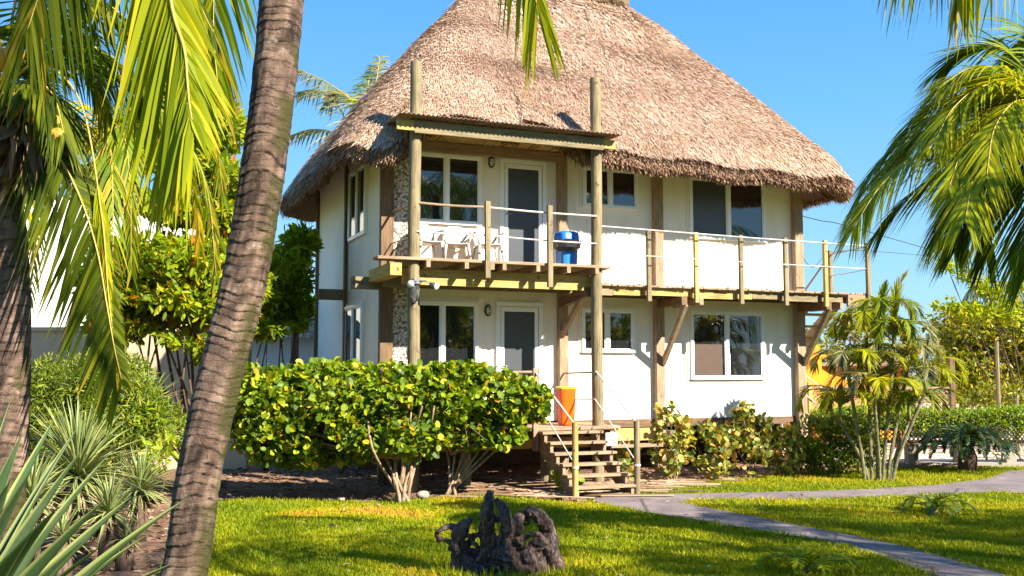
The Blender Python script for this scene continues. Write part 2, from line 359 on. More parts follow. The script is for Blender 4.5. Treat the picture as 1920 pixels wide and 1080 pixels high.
def limbs(m, base, blobs, r0, n=3, seg=6, var=.5):
    """limbs from the base fork into every clump"""
    base = np.array(base, float)
    for c, rd in blobs:
        c = np.array(c, float); mid = base * .45 + c * .55 + rng.normal(size=3) * .08 * np.linalg.norm(c - base); mid[2] = base[2] + (c[2] - base[2]) * .45
        q = curve([base, mid, c], 7); m.tube(q, np.linspace(r0, r0 * .35, 7), seg, var=var, wob=.05)
        for _ in range(n):
            e = c + nrm(rng.normal(size=3)) * np.array(rd) * .85; s0 = q[rng.integers(3, 7)]
            m.tube(curve([s0, (s0 + e) / 2 + rng.normal(size=3) * .1, e], 5), np.linspace(r0 * .4, r0 * .1, 5), 4, var=var)

# ------------------------------------------------------------------ palm fronds
def frond_mesh(pts, L=.6, n=60, wd=.03, droop=.5, ang=.9, roll=0, rr=.012, v0=.1, v1=.7, g=.5, tipw=.4, jit=.12, side=None, ns=4, start=.08, asym=(1, 1), vtip=0):
    """leaflets + rachis following a curve; returns (leaf MB, rachis MB)"""
    q = curve(pts, 40); T = nrm(np.gradient(q, axis=0)); up = np.array((0, 0, 1.))
    Sd = np.cross(T, up); bad = np.linalg.norm(Sd, axis=1) < .25
    ref = np.array(side if side is not None else (1, 0, 0), float)
    if side is not None: Sd = np.tile(ref, (len(q), 1)) - T * (T @ ref)[:, None]
    else: Sd[bad] = ref
    Sd = nrm(Sd); Nn = np.cross(Sd, T)
    if roll: Sd, Nn = Sd * cos(roll) + Nn * sin(roll), Nn * cos(roll) - Sd * sin(roll)
    mb = MB()
    for sg, am in ((1, asym[0]), (-1, asym[1])):
        t = np.linspace(start, 1, n) + rng.normal(size=n) * .002; t = np.clip(t, 0, 1); fi = t * 39; i = np.minimum(fi.astype(int), 38); f = (fi - i)[:, None]
        p = q[i] * (1 - f) + q[i + 1] * f; tt = T[i]; sd = Sd[i] * sg; nn = Nn[i]
        ln = L * am * (np.clip(.45 + 2.2 * t, 0, 1)) * (1 - (1 - tipw) * np.clip((t - .45) / .55, 0, 1) ** 1.3) * (1 + rng.normal(size=n) * .07)
        a = ang * (1 - .45 * t) + rng.normal(size=n) * .06
        d = nrm(sd * np.sin(a)[:, None] + tt * np.cos(a)[:, None] + nn * .25 + rng.normal(size=(n, 3)) * jit * .5 - up * droop)
        s = np.linspace(0, 1, ns + 1)
        c = p[:, None] + d[:, None] * (ln[:, None] * s)[..., None] - up * (g * ln[:, None] * s ** 2)[..., None] * (1 + jit * 2 * rng.normal(size=(n, 1, 1)))
        dd = nrm(np.gradient(c, axis=1)); wv = nrm(np.cross(dd, nn[:, None] + rng.normal(size=(n, 1, 3)) * .25))
        ww = wd * np.interp(s, [0, .15, .6, 1], [.45, 1, .8, .06])[None, :, None] * (1 + rng.normal(size=(n, 1, 1)) * .12)
        V = np.stack([c + wv * ww / 2, c - wv * ww / 2], 2).reshape(n, -1, 3); K = V.shape[1]
        P = [(np.array([2 * k, 2 * k + 1, 2 * k + 3, 2 * k + 2])[None] + (np.arange(n) * K)[:, None]) for k in range(ns)]
        var = (v0 + (v1 - v0) * rng.uniform(0, 1, n) ** 1.3)[:, None] + (vtip * s ** 3)[None].repeat(n, 0)
        mb.add(V, [x for x in P], np.clip(np.repeat(var, 2, 1), 0, 1))
    rb = MB(); rb.tube(q, np.linspace(rr, rr * .25, 40), 6)
    return mb, rb
def frond(parent, pts, mat='frond', rmat='rachis', name='frond', **k):
    a, b = frond_mesh(pts, **k); o = a.build(name, mat, parent); b.build('rachis', rmat, o, smooth=True); return o
def arch(c, az, L, el, drop, sw=0):
    """control points of a frond that rises from the crown and droops"""
    d = np.array((cos(az), sin(az), 0)); s = np.array((-sin(az), cos(az), 0)); c = np.array(c, float); up = np.array((0, 0, 1.))
    return [c, c + d * L * .3 * cos(el) + up * L * .33 * sin(el), c + d * L * .62 * cos(el * .6) + up * L * (.45 * sin(el) - drop * .15) + s * sw * L * .1,
            c + d * L * .88 * cos(el * .6) + up * L * (.38 * sin(el) - drop * .5) + s * sw * L * .25, c + d * L * .98 * cos(el * .6) + up * L * (.22 * sin(el) - drop) + s * sw * L * .35]
def palm_trunk(parent, pts, r0, r1, ring=.07, amp=.010, seg=40, dens=1.0, moss=None, name='trunk', tilt=.03):
    q = curve(pts, 60); Ls = np.concatenate([[0], np.cumsum(np.linalg.norm(np.diff(q, axis=0), axis=1))]); tot = Ls[-1]
    n = int(tot / ring * 7 * dens); s = np.linspace(0, tot, n); c = np.stack([np.interp(s, Ls, q[:, k]) for k in range(3)], 1)
    T = nrm(np.gradient(c, axis=0)); A = nrm(np.cross(T, (0, 1., 0))); B = np.cross(T, A)
    th = np.arange(seg) / seg * 2 * pi; dirs = A[:, None] * np.cos(th)[None, :, None] + B[:, None] * np.sin(th)[None, :, None]
    ph = s[:, None] + tilt * np.cos(th + 1.2)[None] * (1 + .8 * np.sin(s * 2.1))[:, None] + .009 * np.sin(3 * th[None] + s[:, None] * 4) + .02 * np.sin(s * 11.3)[:, None] + .011 * np.sin(s * 27 + 1)[:, None] + .003 * np.sin(7 * th[None] + s[:, None] * 9)
    x = ph / ring; k = np.floor(x); f = x - k
    rk = np.sin(k * 12.9898) * 43758.5453; rk = rk - np.floor(rk)
    prof = np.where(f < .86, 1 - f / .86 * .6, 0.1) * (.35 + rk)
    w = np.stack([np.cos(th), np.sin(th)], 1)
    lump = snoise(np.concatenate([np.repeat(w[None], n, 0) * 1.2, np.repeat(s[:, None, None], seg, 1)], -1).reshape(-1, 3), 2.6, 5).reshape(n, seg)
    fine = snoise(np.concatenate([np.repeat(w[None], n, 0) * 4, np.repeat(s[:, None, None] * 6, seg, 1)], -1).reshape(-1, 3), 3.3, 9).reshape(n, seg)
    r = np.interp(s, [0, tot * .12, tot], [r0 * 1.3, r0, r1])[:, None] + amp * prof + lump * amp * .8 + fine * amp * .3
    V = c[:, None] + dirs * r[..., None]
    brk = snoise(np.concatenate([np.repeat(w[None], n, 0) * 2.2, np.repeat(s[:, None, None] * 9, seg, 1)], -1).reshape(-1, 3), 2.0, 15).reshape(n, seg)
    var = np.clip(.52 + .10 * prof + .20 * lump + .22 * fine + .22 * (rk - .5) - .75 * np.clip(brk + .55, 0, 1) * (f > .84) - .25 * (brk < -.8), 0, 1)
    i = np.arange(n - 1)[:, None] * seg; j = np.arange(seg); kk = (j + 1) % seg
    m = MB(); m.add(V, [np.stack([i + j, i + kk, i + seg + kk, i + seg + j], -1).reshape(-1, 4)], var, 0,
                    0.0 if moss is None else np.clip((dirs @ nrm(np.array(moss))) * 3.5 - 2.3, 0, 1))
    return m.build(name, 'palm_bark', parent, smooth=True, attrb='moss')
def shift(pts, o): return [np.array(p) - np.array(o) for p in pts]

# ================================================================== GROUND
def poly_pts(pp): return np.array([G(*p)[:2] for p in pp])
def inside(P, poly):
    x, y = P[:, 0], P[:, 1]; c = np.zeros(len(P), bool); j = len(poly) - 1
    for i in range(len(poly)):
        xi, yi = poly[i]; xj, yj = poly[j]
        c ^= ((yi > y) != (yj > y)) & (x < (xj - xi) * (y - yi) / (yj - yi + 1e-12) + xi); j = i
    return c
def smooth_poly(P, n=8):
    P = np.asarray(P); Q = np.vstack([P[-1], P, P[0], P[1]]); out = []
    for i in range(len(P)):
        a, b, c, d = Q[i], Q[i + 1], Q[i + 2], Q[i + 3]
        for f in np.arange(n) / n: out.append(.5 * ((2 * b) + (-a + c) * f + (2 * a - 5 * b + 4 * c - d) * f ** 2 + (-a + 3 * b - 3 * c + d) * f ** 3))
    return np.array(out)
m = MB(); R = 900; m.add([(-R, -R, 0), (R, -R, 0), (R, R, 0), (-R, R, 0)], np.array([[0, 1, 2, 3]])); tag(m.build('ground', 'turf'), kind='structure')
# path: from the stair foot, one arm to the right, one arm towards the camera
far_edge = [(1110, 938), (1200, 930), (1280, 929), (1400, 927), (1520, 924), (1640, 920), (1760, 912), (1850, 901), (1890, 886), (1990, 878)]
near_far = [(2000, 934), (1860, 925), (1760, 930), (1640, 935), (1520, 937), (1400, 938), (1300, 940), (1278, 945)]
arm_up = [(1310, 953), (1380, 966), (1470, 984), (1560, 1001), (1640, 1017), (1700, 1030), (1790, 1055), (1880, 1082), (2050, 1135)]
arm_lo = [(1880, 1140), (1740, 1080), (1660, 1050), (1570, 1023), (1480, 1008), (1400, 995), (1300, 978), (1210, 964), (1150, 952), (1118, 946)]
PATH = poly_pts(far_edge + near_far + arm_up + arm_lo)
def sheet(name, poly, z, mat, thick=0):
    me = bpy.data.meshes.new(name); n = len(poly); V = [(x, y, z) for x, y in poly] + ([(x, y, z - thick) for x, y in poly] if thick else [])
    Fc = [list(range(n))] + ([[i, (i + 1) % n, (i + 1) % n + n, i + n] for i in range(n)] if thick else [])
    me.from_pydata(V, [], Fc); me.materials.append(M[mat]); me.update(); o = bpy.data.objects.new(name, me); S.collection.objects.link(o); return o
tag(sheet('path', PATH, .03, 'path', .06), kind='structure')
# soil beds: left bed (agaves, hedge) and the bed round the house
BED = smooth_poly(np.vstack([poly_pts([(250, 1130), (330, 1060), (395, 985), (410, 945), (520, 940), (690, 944), (800, 938), (900, 932), (990, 938), (1080, 946), (1112, 941), (1150, 930), (1195, 925), (1300, 908), (1400, 896), (1500, 889), (1620, 884), (1700, 880), (1800, 878), (1960, 872)]),
                             np.array([(13, 21.6), (13, 28), (-14, 28), (-14, 8), (-6, 5), (-3.5, 6)])]), 4)
def relief_bed():
    # triangulated grid clipped to the outline, with real bumps
    step = .16; xs = np.arange(-14, 13.2, step); ys = np.arange(4.6, 28.2, step); X, Y = np.meshgrid(xs, ys); P = np.stack([X.ravel(), Y.ravel()], 1)
    Pj = P + rng.uniform(-.05, .05, P.shape); ins = inside(Pj, BED)
    P3 = np.column_stack([Pj, np.zeros(len(P))]); z = .022 + .016 * snoise(P3, 5, 3) + .012 * snoise(P3, 14, 4) + .012 * rng.uniform(-1, 1, len(P)); z = np.maximum(z, .006)
    nx, ny = len(xs), len(ys); i = (np.arange(ny - 1)[:, None] * nx + np.arange(nx - 1)[None]).ravel()
    Q = np.stack([i, i + 1, i + nx + 1, i + nx], 1); Q = Q[ins[Q].all(1)]
    m = MB(); m.add(np.column_stack([Pj, z]), Q); o = m.build('soil_bed', 'soil', smooth=True); tag(o, kind='structure')
relief_bed()
def grass_blades():
    N = 420000; Y = 8.2 + (19.5 - 8.2) * rng.uniform(0, 1, N) ** 1.25; X = rng.uniform(-1, 1, N) * (.56 * Y + .6); P = np.stack([X, Y], 1)
    e = rng.normal(size=P.shape) * .06
    ok = ~inside(P + e, PATH) & ~inside(P + e * 1.5, BED); P = P[ok]
    Z = np.zeros((len(P), 1)); P3 = np.hstack([P, Z]); n = len(P3)
    pat = snoise(P3, 2.2, 21) ; pat2 = snoise(P3, 6, 22)
    # the few dry patches of the photograph
    for cx, cy, r in [(700, 962, .55), (780, 970, .45), (560, 968, .4)]:
        c = G(cx, cy)[:2]; pat = pat + 2.6 * np.exp(-((P - c) ** 2).sum(1) / r ** 2)
    bare = (snoise(P3, 1.7, 31) > .95) & (rng.uniform(0, 1, n) < .55); P3 = P3[~bare]; P = P[~bare]; pat = pat[~bare]; pat2 = pat2[~bare]; Z = Z[~bare]; n = len(P3)
    h = (.045 + .03 * rng.uniform(0, 1, n)) * (1 + .25 * pat2); lean = rng.normal(size=(n, 3)) * .55; lean[:, 2] = 1
    tmpl = np.array([[0, -.13, 0], [0, .13, 0], [.55, .10, .03], [.55, -.10, .03], [1, 0, .18]])
    var = np.clip(.44 + .2 * pat + .10 * (P[:, 0] > -1) + .14 * rng.normal(size=n), 0, 1)
    m = MB(); az = rng.uniform(0, 2 * pi, n); nz = np.stack([np.cos(az), np.sin(az), Z[:, 0]], 1)
    inst(m, tmpl, [[0, 1, 2, 3], [3, 2, 4]], P3, lean, nz, np.stack([h, .055 + 0 * h, h], 1), var)
    tag(m.build('grass', 'grass'), label='short bright green grass of the lawn round the path', cat='grass', kind='stuff')
grass_blades()
def debris():
    m = MB(); N = 9000; P = np.stack([rng.uniform(-7, 9, N), 8 + 11 * rng.uniform(0, 1, N), np.full(N, .04)], 1); ok = inside(P[:, :2], BED); P = P[ok]; n = len(P)
    ax = rng.normal(size=(n, 3)); ax[:, 2] *= .15; nz = rng.normal(size=(n, 3)) * .35 + np.array((0, 0, 1))
    inst(m, OVAL[0], OVAL[1], P, ax, nz, .05 + .10 * rng.uniform(0, 1, n) ** 2, rng.uniform(0, 1, n))
    N = 240; P = np.stack([rng.uniform(-1.2, 3.5, N), rng.uniform(14.6, 17.5, N), np.full(N, .05)], 1); P = P[inside(P[:, :2], BED)]; n = len(P)
    ax = np.stack([np.ones(n), rng.normal(size=n) * .25, np.zeros(n)], 1)
    inst(m, np.array([[0, -.5, 0], [1, -.5, 0], [1, .5, 0], [0, .5, 0]]), [[0, 1, 2, 3]], P, ax, np.tile((0, -.3, 1.), (n, 1)), np.stack([rng.uniform(.3, 1.3, n), rng.uniform(.02, .07, n), np.ones(n)], 1), rng.uniform(.2, 1, n))
    tag(m.build('leaf_litter', 'dry'), label='dry leaves and wood scraps scattered over the bare soil', cat='leaf litter', kind='stuff')
    m = MB(); N = 420; Y = rng.uniform(8.8, 17, N); P = np.stack([rng.uniform(-.5, .52, N) * Y, Y, np.full(N, .055)], 1); P = P[~inside(P[:, :2], BED)]; n = len(P)
    ax = rng.normal(size=(n, 3)); ax[:, 2] *= .2; nz = rng.normal(size=(n, 3)) * .4 + np.array((0, 0, 1))
    inst(m, OVAL[0], OVAL[1], P, ax, nz, .03 + .07 * rng.uniform(0, 1, n) ** 3, rng.uniform(.3, 1, n)); tag(m.build('fallen_leaves', 'dry'), label='fallen dry leaves dotted over the lawn and the path', cat='fallen leaves', kind='stuff')
debris()
def stones():
    for k, (x, y, r) in enumerate([(525, 0, 0)][:0] + [(793, 938, .10), (640, 942, .05), (1450, 893, .06)]):
        m = MB(); p = G(x, y); th = np.linspace(0, pi, 7); q = np.stack([np.zeros(7) + p[0], np.zeros(7) + p[1], r * .55 - r * .6 * np.cos(th) + .02], 1)
        m.tube(q, r * np.sin(th) + .004, 9, wob=.08)
        tag(m.build('stone', 'concrete', smooth=True), ['brown stone lying beside the forked trunks of the sea grape hedge', 'small brown stone at the soil edge left of the hedge trunks', 'small stone at the lawn edge below the yellowing bushes'][k], 'stone')
stones()

# ================================================================== THE HOUSE  (local x along the front, local y inwards, z up)
HT = radians(22.3); HO = np.array((-1.972, 16.637, 0.0))
def HW(u, v, z): return HO + np.array((u * cos(HT) - v * sin(HT), u * sin(HT) + v * cos(HT), z))
house = empty('thatched_house', HO, HT, label='white two storey house with steep palm thatch roof and timber balcony', cat='house')
def fb(m, side, a0, a1, o0, o1, z0, z1):
    """box on the front (o = distance out of the wall) or on the left side wall"""
    if side == 'f': m.box((a0, -o1, z0), (a1, -o0, z1))
    else: m.box((-.15 - o1, a0, z0), (-.15 - o0, a1, z1))
m = MB(); m.box((-.15, 0, .98), (8.2, 5.4, 6.25)); wall = m.build('wall', 'stucco', house)
m = MB(); m.box((.0, -.03, 1.0), (.40, -.002, 5.75)); m.build('pebble_panel', 'pebble', house)
m = MB(); m.box((3.2, -.02, .84), (8.22, .10, .975)); m.build('floor_beam', 'darkx', house)
m = MB(); m.box((.1, 2.6, -.2), (7.98, 2.8, .97)); m.box((8.0, .5, -.2), (8.1, 5.3, .972)); m.build('underfloor_shade_screen', 'darkx', house)  # dark screens added under the floor, standing in for the deep shade there
for a, b, mt, wd in ((-.12, -.03, 'darkz', .22), (3.06, -.05, 'redz', .17), (5.0, -.05, 'redz', .18), (8.13, -.06, 'redz', .2)):
    m = MB(); m.box((a - wd / 2, b - .075, -.1), (a + wd / 2, b + .045, 5.9)); bevel(m.build('wall_post', mt, house), .012)
for v in (2.65, 5.32):
    m = MB(); m.box((-.21, v - .06, -.1), (-.13, v + .06, 5.9)); bevel(m.build('wall_post', 'darkz', house), .01)
for v, z in ((.04, 3.27), (2.65, 3.27)):
    m = MB(); m.box((-.68, v - .05, z - .1), (-.15, v + .05, z + .1)); bevel(m.build('beam_end', 'greenx', house))
m = MB(); m.box((-.75, 5.5, 3.0), (-.2, 5.65, 3.2)); m.build('beam_end', 'darkx', house)
m = MB(); m.tube([(-.55, 5.7, -.1), (-.55, 5.7, 3.0)], .085, 10); m.build('rear_post', 'darkz', house)
def window(side, a0, a1, z0, z1, split, fw=.055, blind=None, curtain=None):
    m = MB(); 
    for q in ((a0 - fw, a1 + fw, z1, z1 + fw), (a0 - fw, a1 + fw, z0 - fw, z0), (a0 - fw, a0, z0, z1), (a1, a1 + fw, z0, z1)): fb(m, side, q[0], q[1], .002, .055, q[2], q[3])
    fb(m, side, split - .035, split + .035, .002, .062, z0, z1)
    # slim inner sash round each light
    o = bevel(m.build('window', 'white_paint', house), .004)
    for k, (b0, b1) in enumerate(((a0, split - .035), (split + .035, a1))):
        p = MB(); fb(p, side, b0, b1, .004, .02 + .004 * k, z0, z1); p.build('pane', 'glass', o)
        s = MB(); t = .022
        for q in ((b0, b1, z1 - t, z1), (b0, b1, z0, z0 + t), (b0, b0 + t, z0 + t, z1 - t), (b1 - t, b1, z0 + t, z1 - t)): fb(s, side, q[0], q[1], .026, .040, q[2], q[3])
        s.build('sash', 'white_paint', o)
    if blind: p = MB(); fb(p, side, blind[0], blind[1], .0255, .030, blind[2], blind[3]); p.build('blind', 'blind', o)
    if curtain: p = MB(); fb(p, side, curtain[0], curtain[1], .0255, .029, curtain[2], curtain[3]); p.build('curtain', 'screen', o)
    s = MB(); fb(s, side, a0 - fw - .05, a1 + fw + .05, .002, .03, z1 + fw + .002, z1 + fw + .05)
    fb(s, side, a0 - fw - .05, a0 - fw - .002, .002, .02, z0 - fw, z1 + fw); fb(s, side, a1 + fw + .002, a1 + fw + .05, .002, .02, z0 - fw, z1 + fw); s.build('surround', 'stucco', o)
    return o
window('f', .44, 1.44, 1.40, 2.95, .86)
window('f', .44, 1.50, 4.36, 5.46, .92)
window('f', 3.50, 4.46, 2.22, 2.90, 3.96)
window('f', 3.54, 4.56, 4.82, 5.46, 4.04)
window('f', 5.74, 7.27, 1.74, 2.91, 6.49, blind=(5.78, 6.38, 1.77, 2.34))
window('f', 5.76, 7.36, 4.37, 5.44, 6.57, curtain=(5.79, 6.52, 4.40, 5.41))
window('s', 1.2, 2.35, 4.30, 5.47, 1.78)
window('s', 1.35, 2.6, 1.55, 2.98, 1.98)
def door(u0, u1, z0, z1):
    m = MB(); f = .075
    for q in ((u0 - f, u1 + f, z1, z1 + f), (u0 - f, u0, z0, z1), (u1, u1 + f, z0, z1)): fb(m, 'f', q[0], q[1], .002, .05, q[2], q[3])
    for q in ((u0 + .012, u1 - .012, z1 - .09, z1 - .012), (u0 + .012, u1 - .012, z0 + .01, z0 + .12), (u0 + .012, u0 + .075, z0 + .12, z1 - .09), (u1 - .075, u1 - .012, z0 + .12, z1 - .09)): fb(m, 'f', q[0], q[1], .004, .038, q[2], q[3])
    o = bevel(m.build('door', 'white_paint', house), .004)
    p = MB(); fb(p, 'f', u0 + .06, u1 - .06, .004, .02, z0 + .1, z1 - .07); p.build('screen', 'screen', o)
    p = MB(); p.tube([(u0 + .045, -.04, z0 + .95), (u0 + .045, -.085, z0 + .95)], .012, 8); p.tube([(u0 + .045, -.085, z0 + .95), (u0 + .13, -.09, z0 + .95)], .011, 8); p.build('handle', 'metal_grey', o, smooth=True)
door(1.90, 2.62, .97, 2.95); door(1.97, 2.70, 3.6, 5.45)
for u, z in ((1.74, 5.44), (1.68, 2.87)):
    m = MB(); th = np.linspace(0, 2 * pi, 25)[:-1]
    def ring(s, y): return np.stack([u + s * .058 * np.cos(th), np.full(24, y), z + s * .105 * np.sin(th)], 1)
    V = np.concatenate([ring(1, -.003), ring(1, -.035), ring(.72, -.045)]); j = np.arange(24); k = (j + 1) % 24
    m.add(V, [np.stack([j, k, k + 24, j + 24], 1), np.stack([j + 24, k + 24, k + 48, j + 48], 1), j[None] + 48]); o = m.build('wall_lamp', 'metal_dark', house)
    m = MB(); V = np.concatenate([ring(.68, -.046), ring(.62, -.075), ring(.35, -.092)]); m.add(V, [np.stack([j, k, k + 24, j + 24], 1), np.stack([j + 24, k + 24, k + 48, j + 48], 1), j[None] + 48]); m.build('glass_cover', 'lens', o, smooth=True)
    m = MB()
    for zz in (-.045, 0, .045): m.tube([(u - .045, -.05, z + zz), (u - .03, -.095, z + zz), (u + .03, -.095, z + zz), (u + .045, -.05, z + zz)], .005, 5)
    m.tube([(u, -.05, z - .08), (u, -.1, z - .05), (u, -.1, z + .05), (u, -.05, z + .08)], .005, 5); m.build('guard', 'metal_dark', o)

# ---- thatch roof
def roof():
    # eave outline: rounded rectangle
    u0, u1, v0, v1, r = -.97, 9.18, -1.08, 6.2, 1.15; E = []
    def arc(cx, cy, a0): 
        for a in np.linspace(a0, a0 + pi / 2, 26)[:-1]: E.append((cx + r * cos(a), cy + r * sin(a)))
    def line(p, q, n):
        for f in np.arange(n) / n: E.append((p[0] + (q[0] - p[0]) * f, p[1] + (q[1] - p[1]) * f))
    line((u0 + r, v0), (u1 - r, v0), 150); arc(u1 - r, v0 + r, -pi / 2); line((u1, v0 + r), (u1, v1 - r), 70); arc(u1 - r, v1 - r, 0)
    line((u1 - r, v1), (u0 + r, v1), 110); arc(u0 + r, v1 - r, pi / 2); line((u0, v1 - r), (u0, v0 + r), 70); arc(u0 + r, v0 + r, pi)
    E = np.array(E); n = len(E); rg = np.array([np.clip(E[:, 0], 2.5, 5.85), np.full(n, 2.75)]).T
    u, v = E[:, 0], E[:, 1]; front = v < v0 + .9
    ze = 5.31 + .05 * np.sin(u * 2.3) + .03 * np.sin(u * 5.1 + v * 3) + .03 * np.sin(v * 2.9)
    ze = np.where(front & (u > 2), 5.50 - .034 * (u - 2.8) + .03 * np.sin(u * 4), ze)
    lead = np.exp(-((u + .45) / .35) ** 2) * front; ze -= .14 * lead
    ze += .12 * np.exp(-((u + 1.0) ** 2 + (v + .6) ** 2) / .3)
    notch = np.where(front, 1 / (1 + np.exp(-(u - .0) / .08)) / (1 + np.exp((u - 2.78) / .07)), 0)
    t0 = .105 * notch; TH = .26
    ZR = 9.82 + .05 * np.sin(rg[:, 0] * 2)
    def surf(i, t, off=0.0):
        """i: float index on the outline, t: 0 at the eave, 1 at the ridge"""
        i = np.asarray(i) % n; a = i.astype(int); f = i - a; b = (a + 1) % n; L = lambda A: A[a] * (1 - f) + A[b] * f
        tt = L(t0) + (1 - L(t0)) * t
        x = L(E[:, 0]) * (1 - tt) + L(rg[:, 0]) * tt; y = L(E[:, 1]) * (1 - tt) + L(rg[:, 1]) * tt
        z0 = 5.42 + TH; z = z0 + (L(ZR) - z0) * (tt + .014 * np.sin(pi * tt)); bulge = .10 * np.exp(-((t - .0) / .05) ** 2)
        z = z + (L(ze) - 5.42) * np.exp(-tt / .13); P = np.stack([x, y, z - bulge], -1)
        P = P + .05 * snoise(P, 1.8, 3)[..., None] * np.array((0, 0, 1)); return P
    idx = np.arange(n); rows = []
    ctr = np.column_stack([rg, np.zeros(n)])
    def inward(t): P = surf(idx, np.full(n, t)); return P
    s0 = surf(idx, np.zeros(n)); inw = nrm(np.column_stack([rg - E, np.zeros(n)]))
    for d, dz in ((2.4, 2.4 * 1.15 - TH - .12), (1.1, 1.1 * 1.15 - TH - .12), (.12, -TH + .06), (.03, -TH), (-.02, -TH * .55)): rows.append(s0 + inw * d + np.array((0, 0, dz)))
    ts = np.concatenate([np.linspace(0, .06, 4), np.linspace(.09, 1, 34)])
    for t in ts: rows.append(surf(idx, np.full(n, t)))
    V = np.concatenate(rows); k = len(rows); i = np.arange(k - 1)[:, None] * n; j = np.arange(n); jj = (j + 1) % n
    m = MB(); m.add(V, [np.stack([i + j, i + jj, i + n + jj, i + n + j], -1).reshape(-1, 4)], .5, 0)
    # strands, laid in courses, on every slope
    T = np.array([[0, -.5, 0], [0, .5, 0], [.55, .45, .012], [.55, -.45, .012], [1, .12, .05], [1, -.12, .05]]); TPs = [[0, 3, 2, 1], [3, 5, 4, 2]]
    N = 230000; i = np.concatenate([rng.uniform(-30, 200, int(N * .82)), rng.uniform(0, n, N - int(N * .82))]); t = 1 - np.sqrt(rng.uniform(0, 1, N) * .985) ; t = np.clip(t, .0, .985)
    crs = 26; t = np.clip((np.floor(t * crs) + rng.beta(1.6, 1.2, N)) / crs, .0, .99)
    p = surf(i, t); dn = nrm(surf(i, np.clip(t - .02, -.03, 1)) - p); sd = nrm(surf(i + .5, t) - surf(i - .5, t)); nn = nrm(np.cross(sd, -dn)); nn *= np.sign(nn[:, 2:3] + 1e-6)
    d = dn + sd * rng.normal(size=(N, 1)) * .20 + nn * (.03 + .06 * np.abs(rng.normal(size=(N, 1))))
    patch = snoise(p, 1.3, 8) * .07 + snoise(p, 5, 2) * .07
    var = np.clip(.50 + patch + .25 * rng.normal(size=N) - .22 * (rng.uniform(0, 1, N) < .10), 0, 1)
    inst(m, T, TPs, p + nn * .02, d, nn + .25 * rng.normal(size=(N, 3)), np.stack([rng.uniform(.09, .26, N), rng.uniform(.009, .024, N), np.ones(N) * .4], 1), var, 1)
    # ragged fringe round the lip
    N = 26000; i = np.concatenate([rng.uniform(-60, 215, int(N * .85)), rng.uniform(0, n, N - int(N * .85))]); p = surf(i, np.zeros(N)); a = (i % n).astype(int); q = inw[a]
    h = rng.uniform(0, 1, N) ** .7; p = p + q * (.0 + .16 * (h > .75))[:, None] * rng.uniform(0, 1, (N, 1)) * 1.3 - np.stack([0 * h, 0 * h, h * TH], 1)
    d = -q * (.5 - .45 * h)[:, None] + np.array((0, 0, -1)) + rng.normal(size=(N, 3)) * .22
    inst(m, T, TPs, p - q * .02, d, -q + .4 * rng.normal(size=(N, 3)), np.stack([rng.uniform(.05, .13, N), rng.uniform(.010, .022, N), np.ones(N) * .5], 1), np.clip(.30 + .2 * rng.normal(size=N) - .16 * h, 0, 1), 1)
    # ridge cap
    o = m.build('roof', ['thatch_base', 'thatch'], house); o['label'] = 'steep pinkish brown palm thatch roof with ragged rounded eaves'
    c = MB(); q = curve([(2.4, 2.75, 9.74), (3, 2.75, 9.82), (4.2, 2.75, 9.80), (5.4, 2.75, 9.83), (5.95, 2.75, 9.74)], 24); c.tube(q, [.14] * 24, 8, wob=.1); c.build('ridge_roll', 'thatch_base', o)
    # rafters seen under the right and left corners
    for a in (160, 172, 184, 196, 330, 345, 360, 375):
        P0 = s0[a % n] + inw[a % n] * .25 + np.array((0, 0, -TH - .02)); P1 = P0 + inw[a % n] * 1.6 + np.array((0, 0, 1.6 * 1.12)); c = MB(); c.tube([P0, P1], .04, 7); c.build('rafter', 'darkx', o)
roof()

# ---- porch posts, balcony and its little roof
for u, zt, k in ((0.0, 6.65, 0), (3.14, 6.74, 1)):
    m = MB(); zz = np.linspace(-.1, zt, 16); m.tube([(u + .012 * sin(z * 1.3 + k), -1.23 + .01 * cos(z), z) for z in zz], [.098 - .0012 * z for z in zz], 20); m.build('porch_post', 'greenz', house, smooth=False)
    for f in house.children[-1].data.polygons: f.use_smooth = len(f.vertices) == 4
m = MB()
for k in range(9): m.box((-.62 if k < 2 else -.16, -1.40 + k * .155, 3.52), (3.34 + .02 * (k % 3), -1.40 + k * .155 + .143, 3.565))
balcony = m.build('balcony', 'redx', house); bevel(balcony, .004); balcony['label'] = 'upper timber balcony with rails over the porch'
m = MB(); m.box((-.15, -1.12, 3.17), (3.2, -1.06, 3.415)); m.build('front_beam', 'yellowx', balcony)
for u in (.17, .79, 1.22, 1.42, 2.0, 2.54, 3.05):
    m = MB(); m.box((u - .032, -1.43, 3.418), (u + .032, -.005, 3.517)); m.build('joist', 'redy', balcony)
m = MB(); m.box((-.42, -1.38, 3.28), (-.24, -.1, 3.47)); m.build('side_beam', 'yellowy', balcony)
m = MB(); m.box((-.2, -.16, 3.2), (3.2, -.08, 3.41)); m.build('wall_beam', 'greenx', balcony)
for u, z0 in ((1.13, 3.28), (2.2, 3.17)):
    m = MB(); m.box((u - .042, -1.47, z0), (u + .042, -1.435 + .035, 4.49)); bevel(m.build('railing_post', 'greenz', balcony), .006)
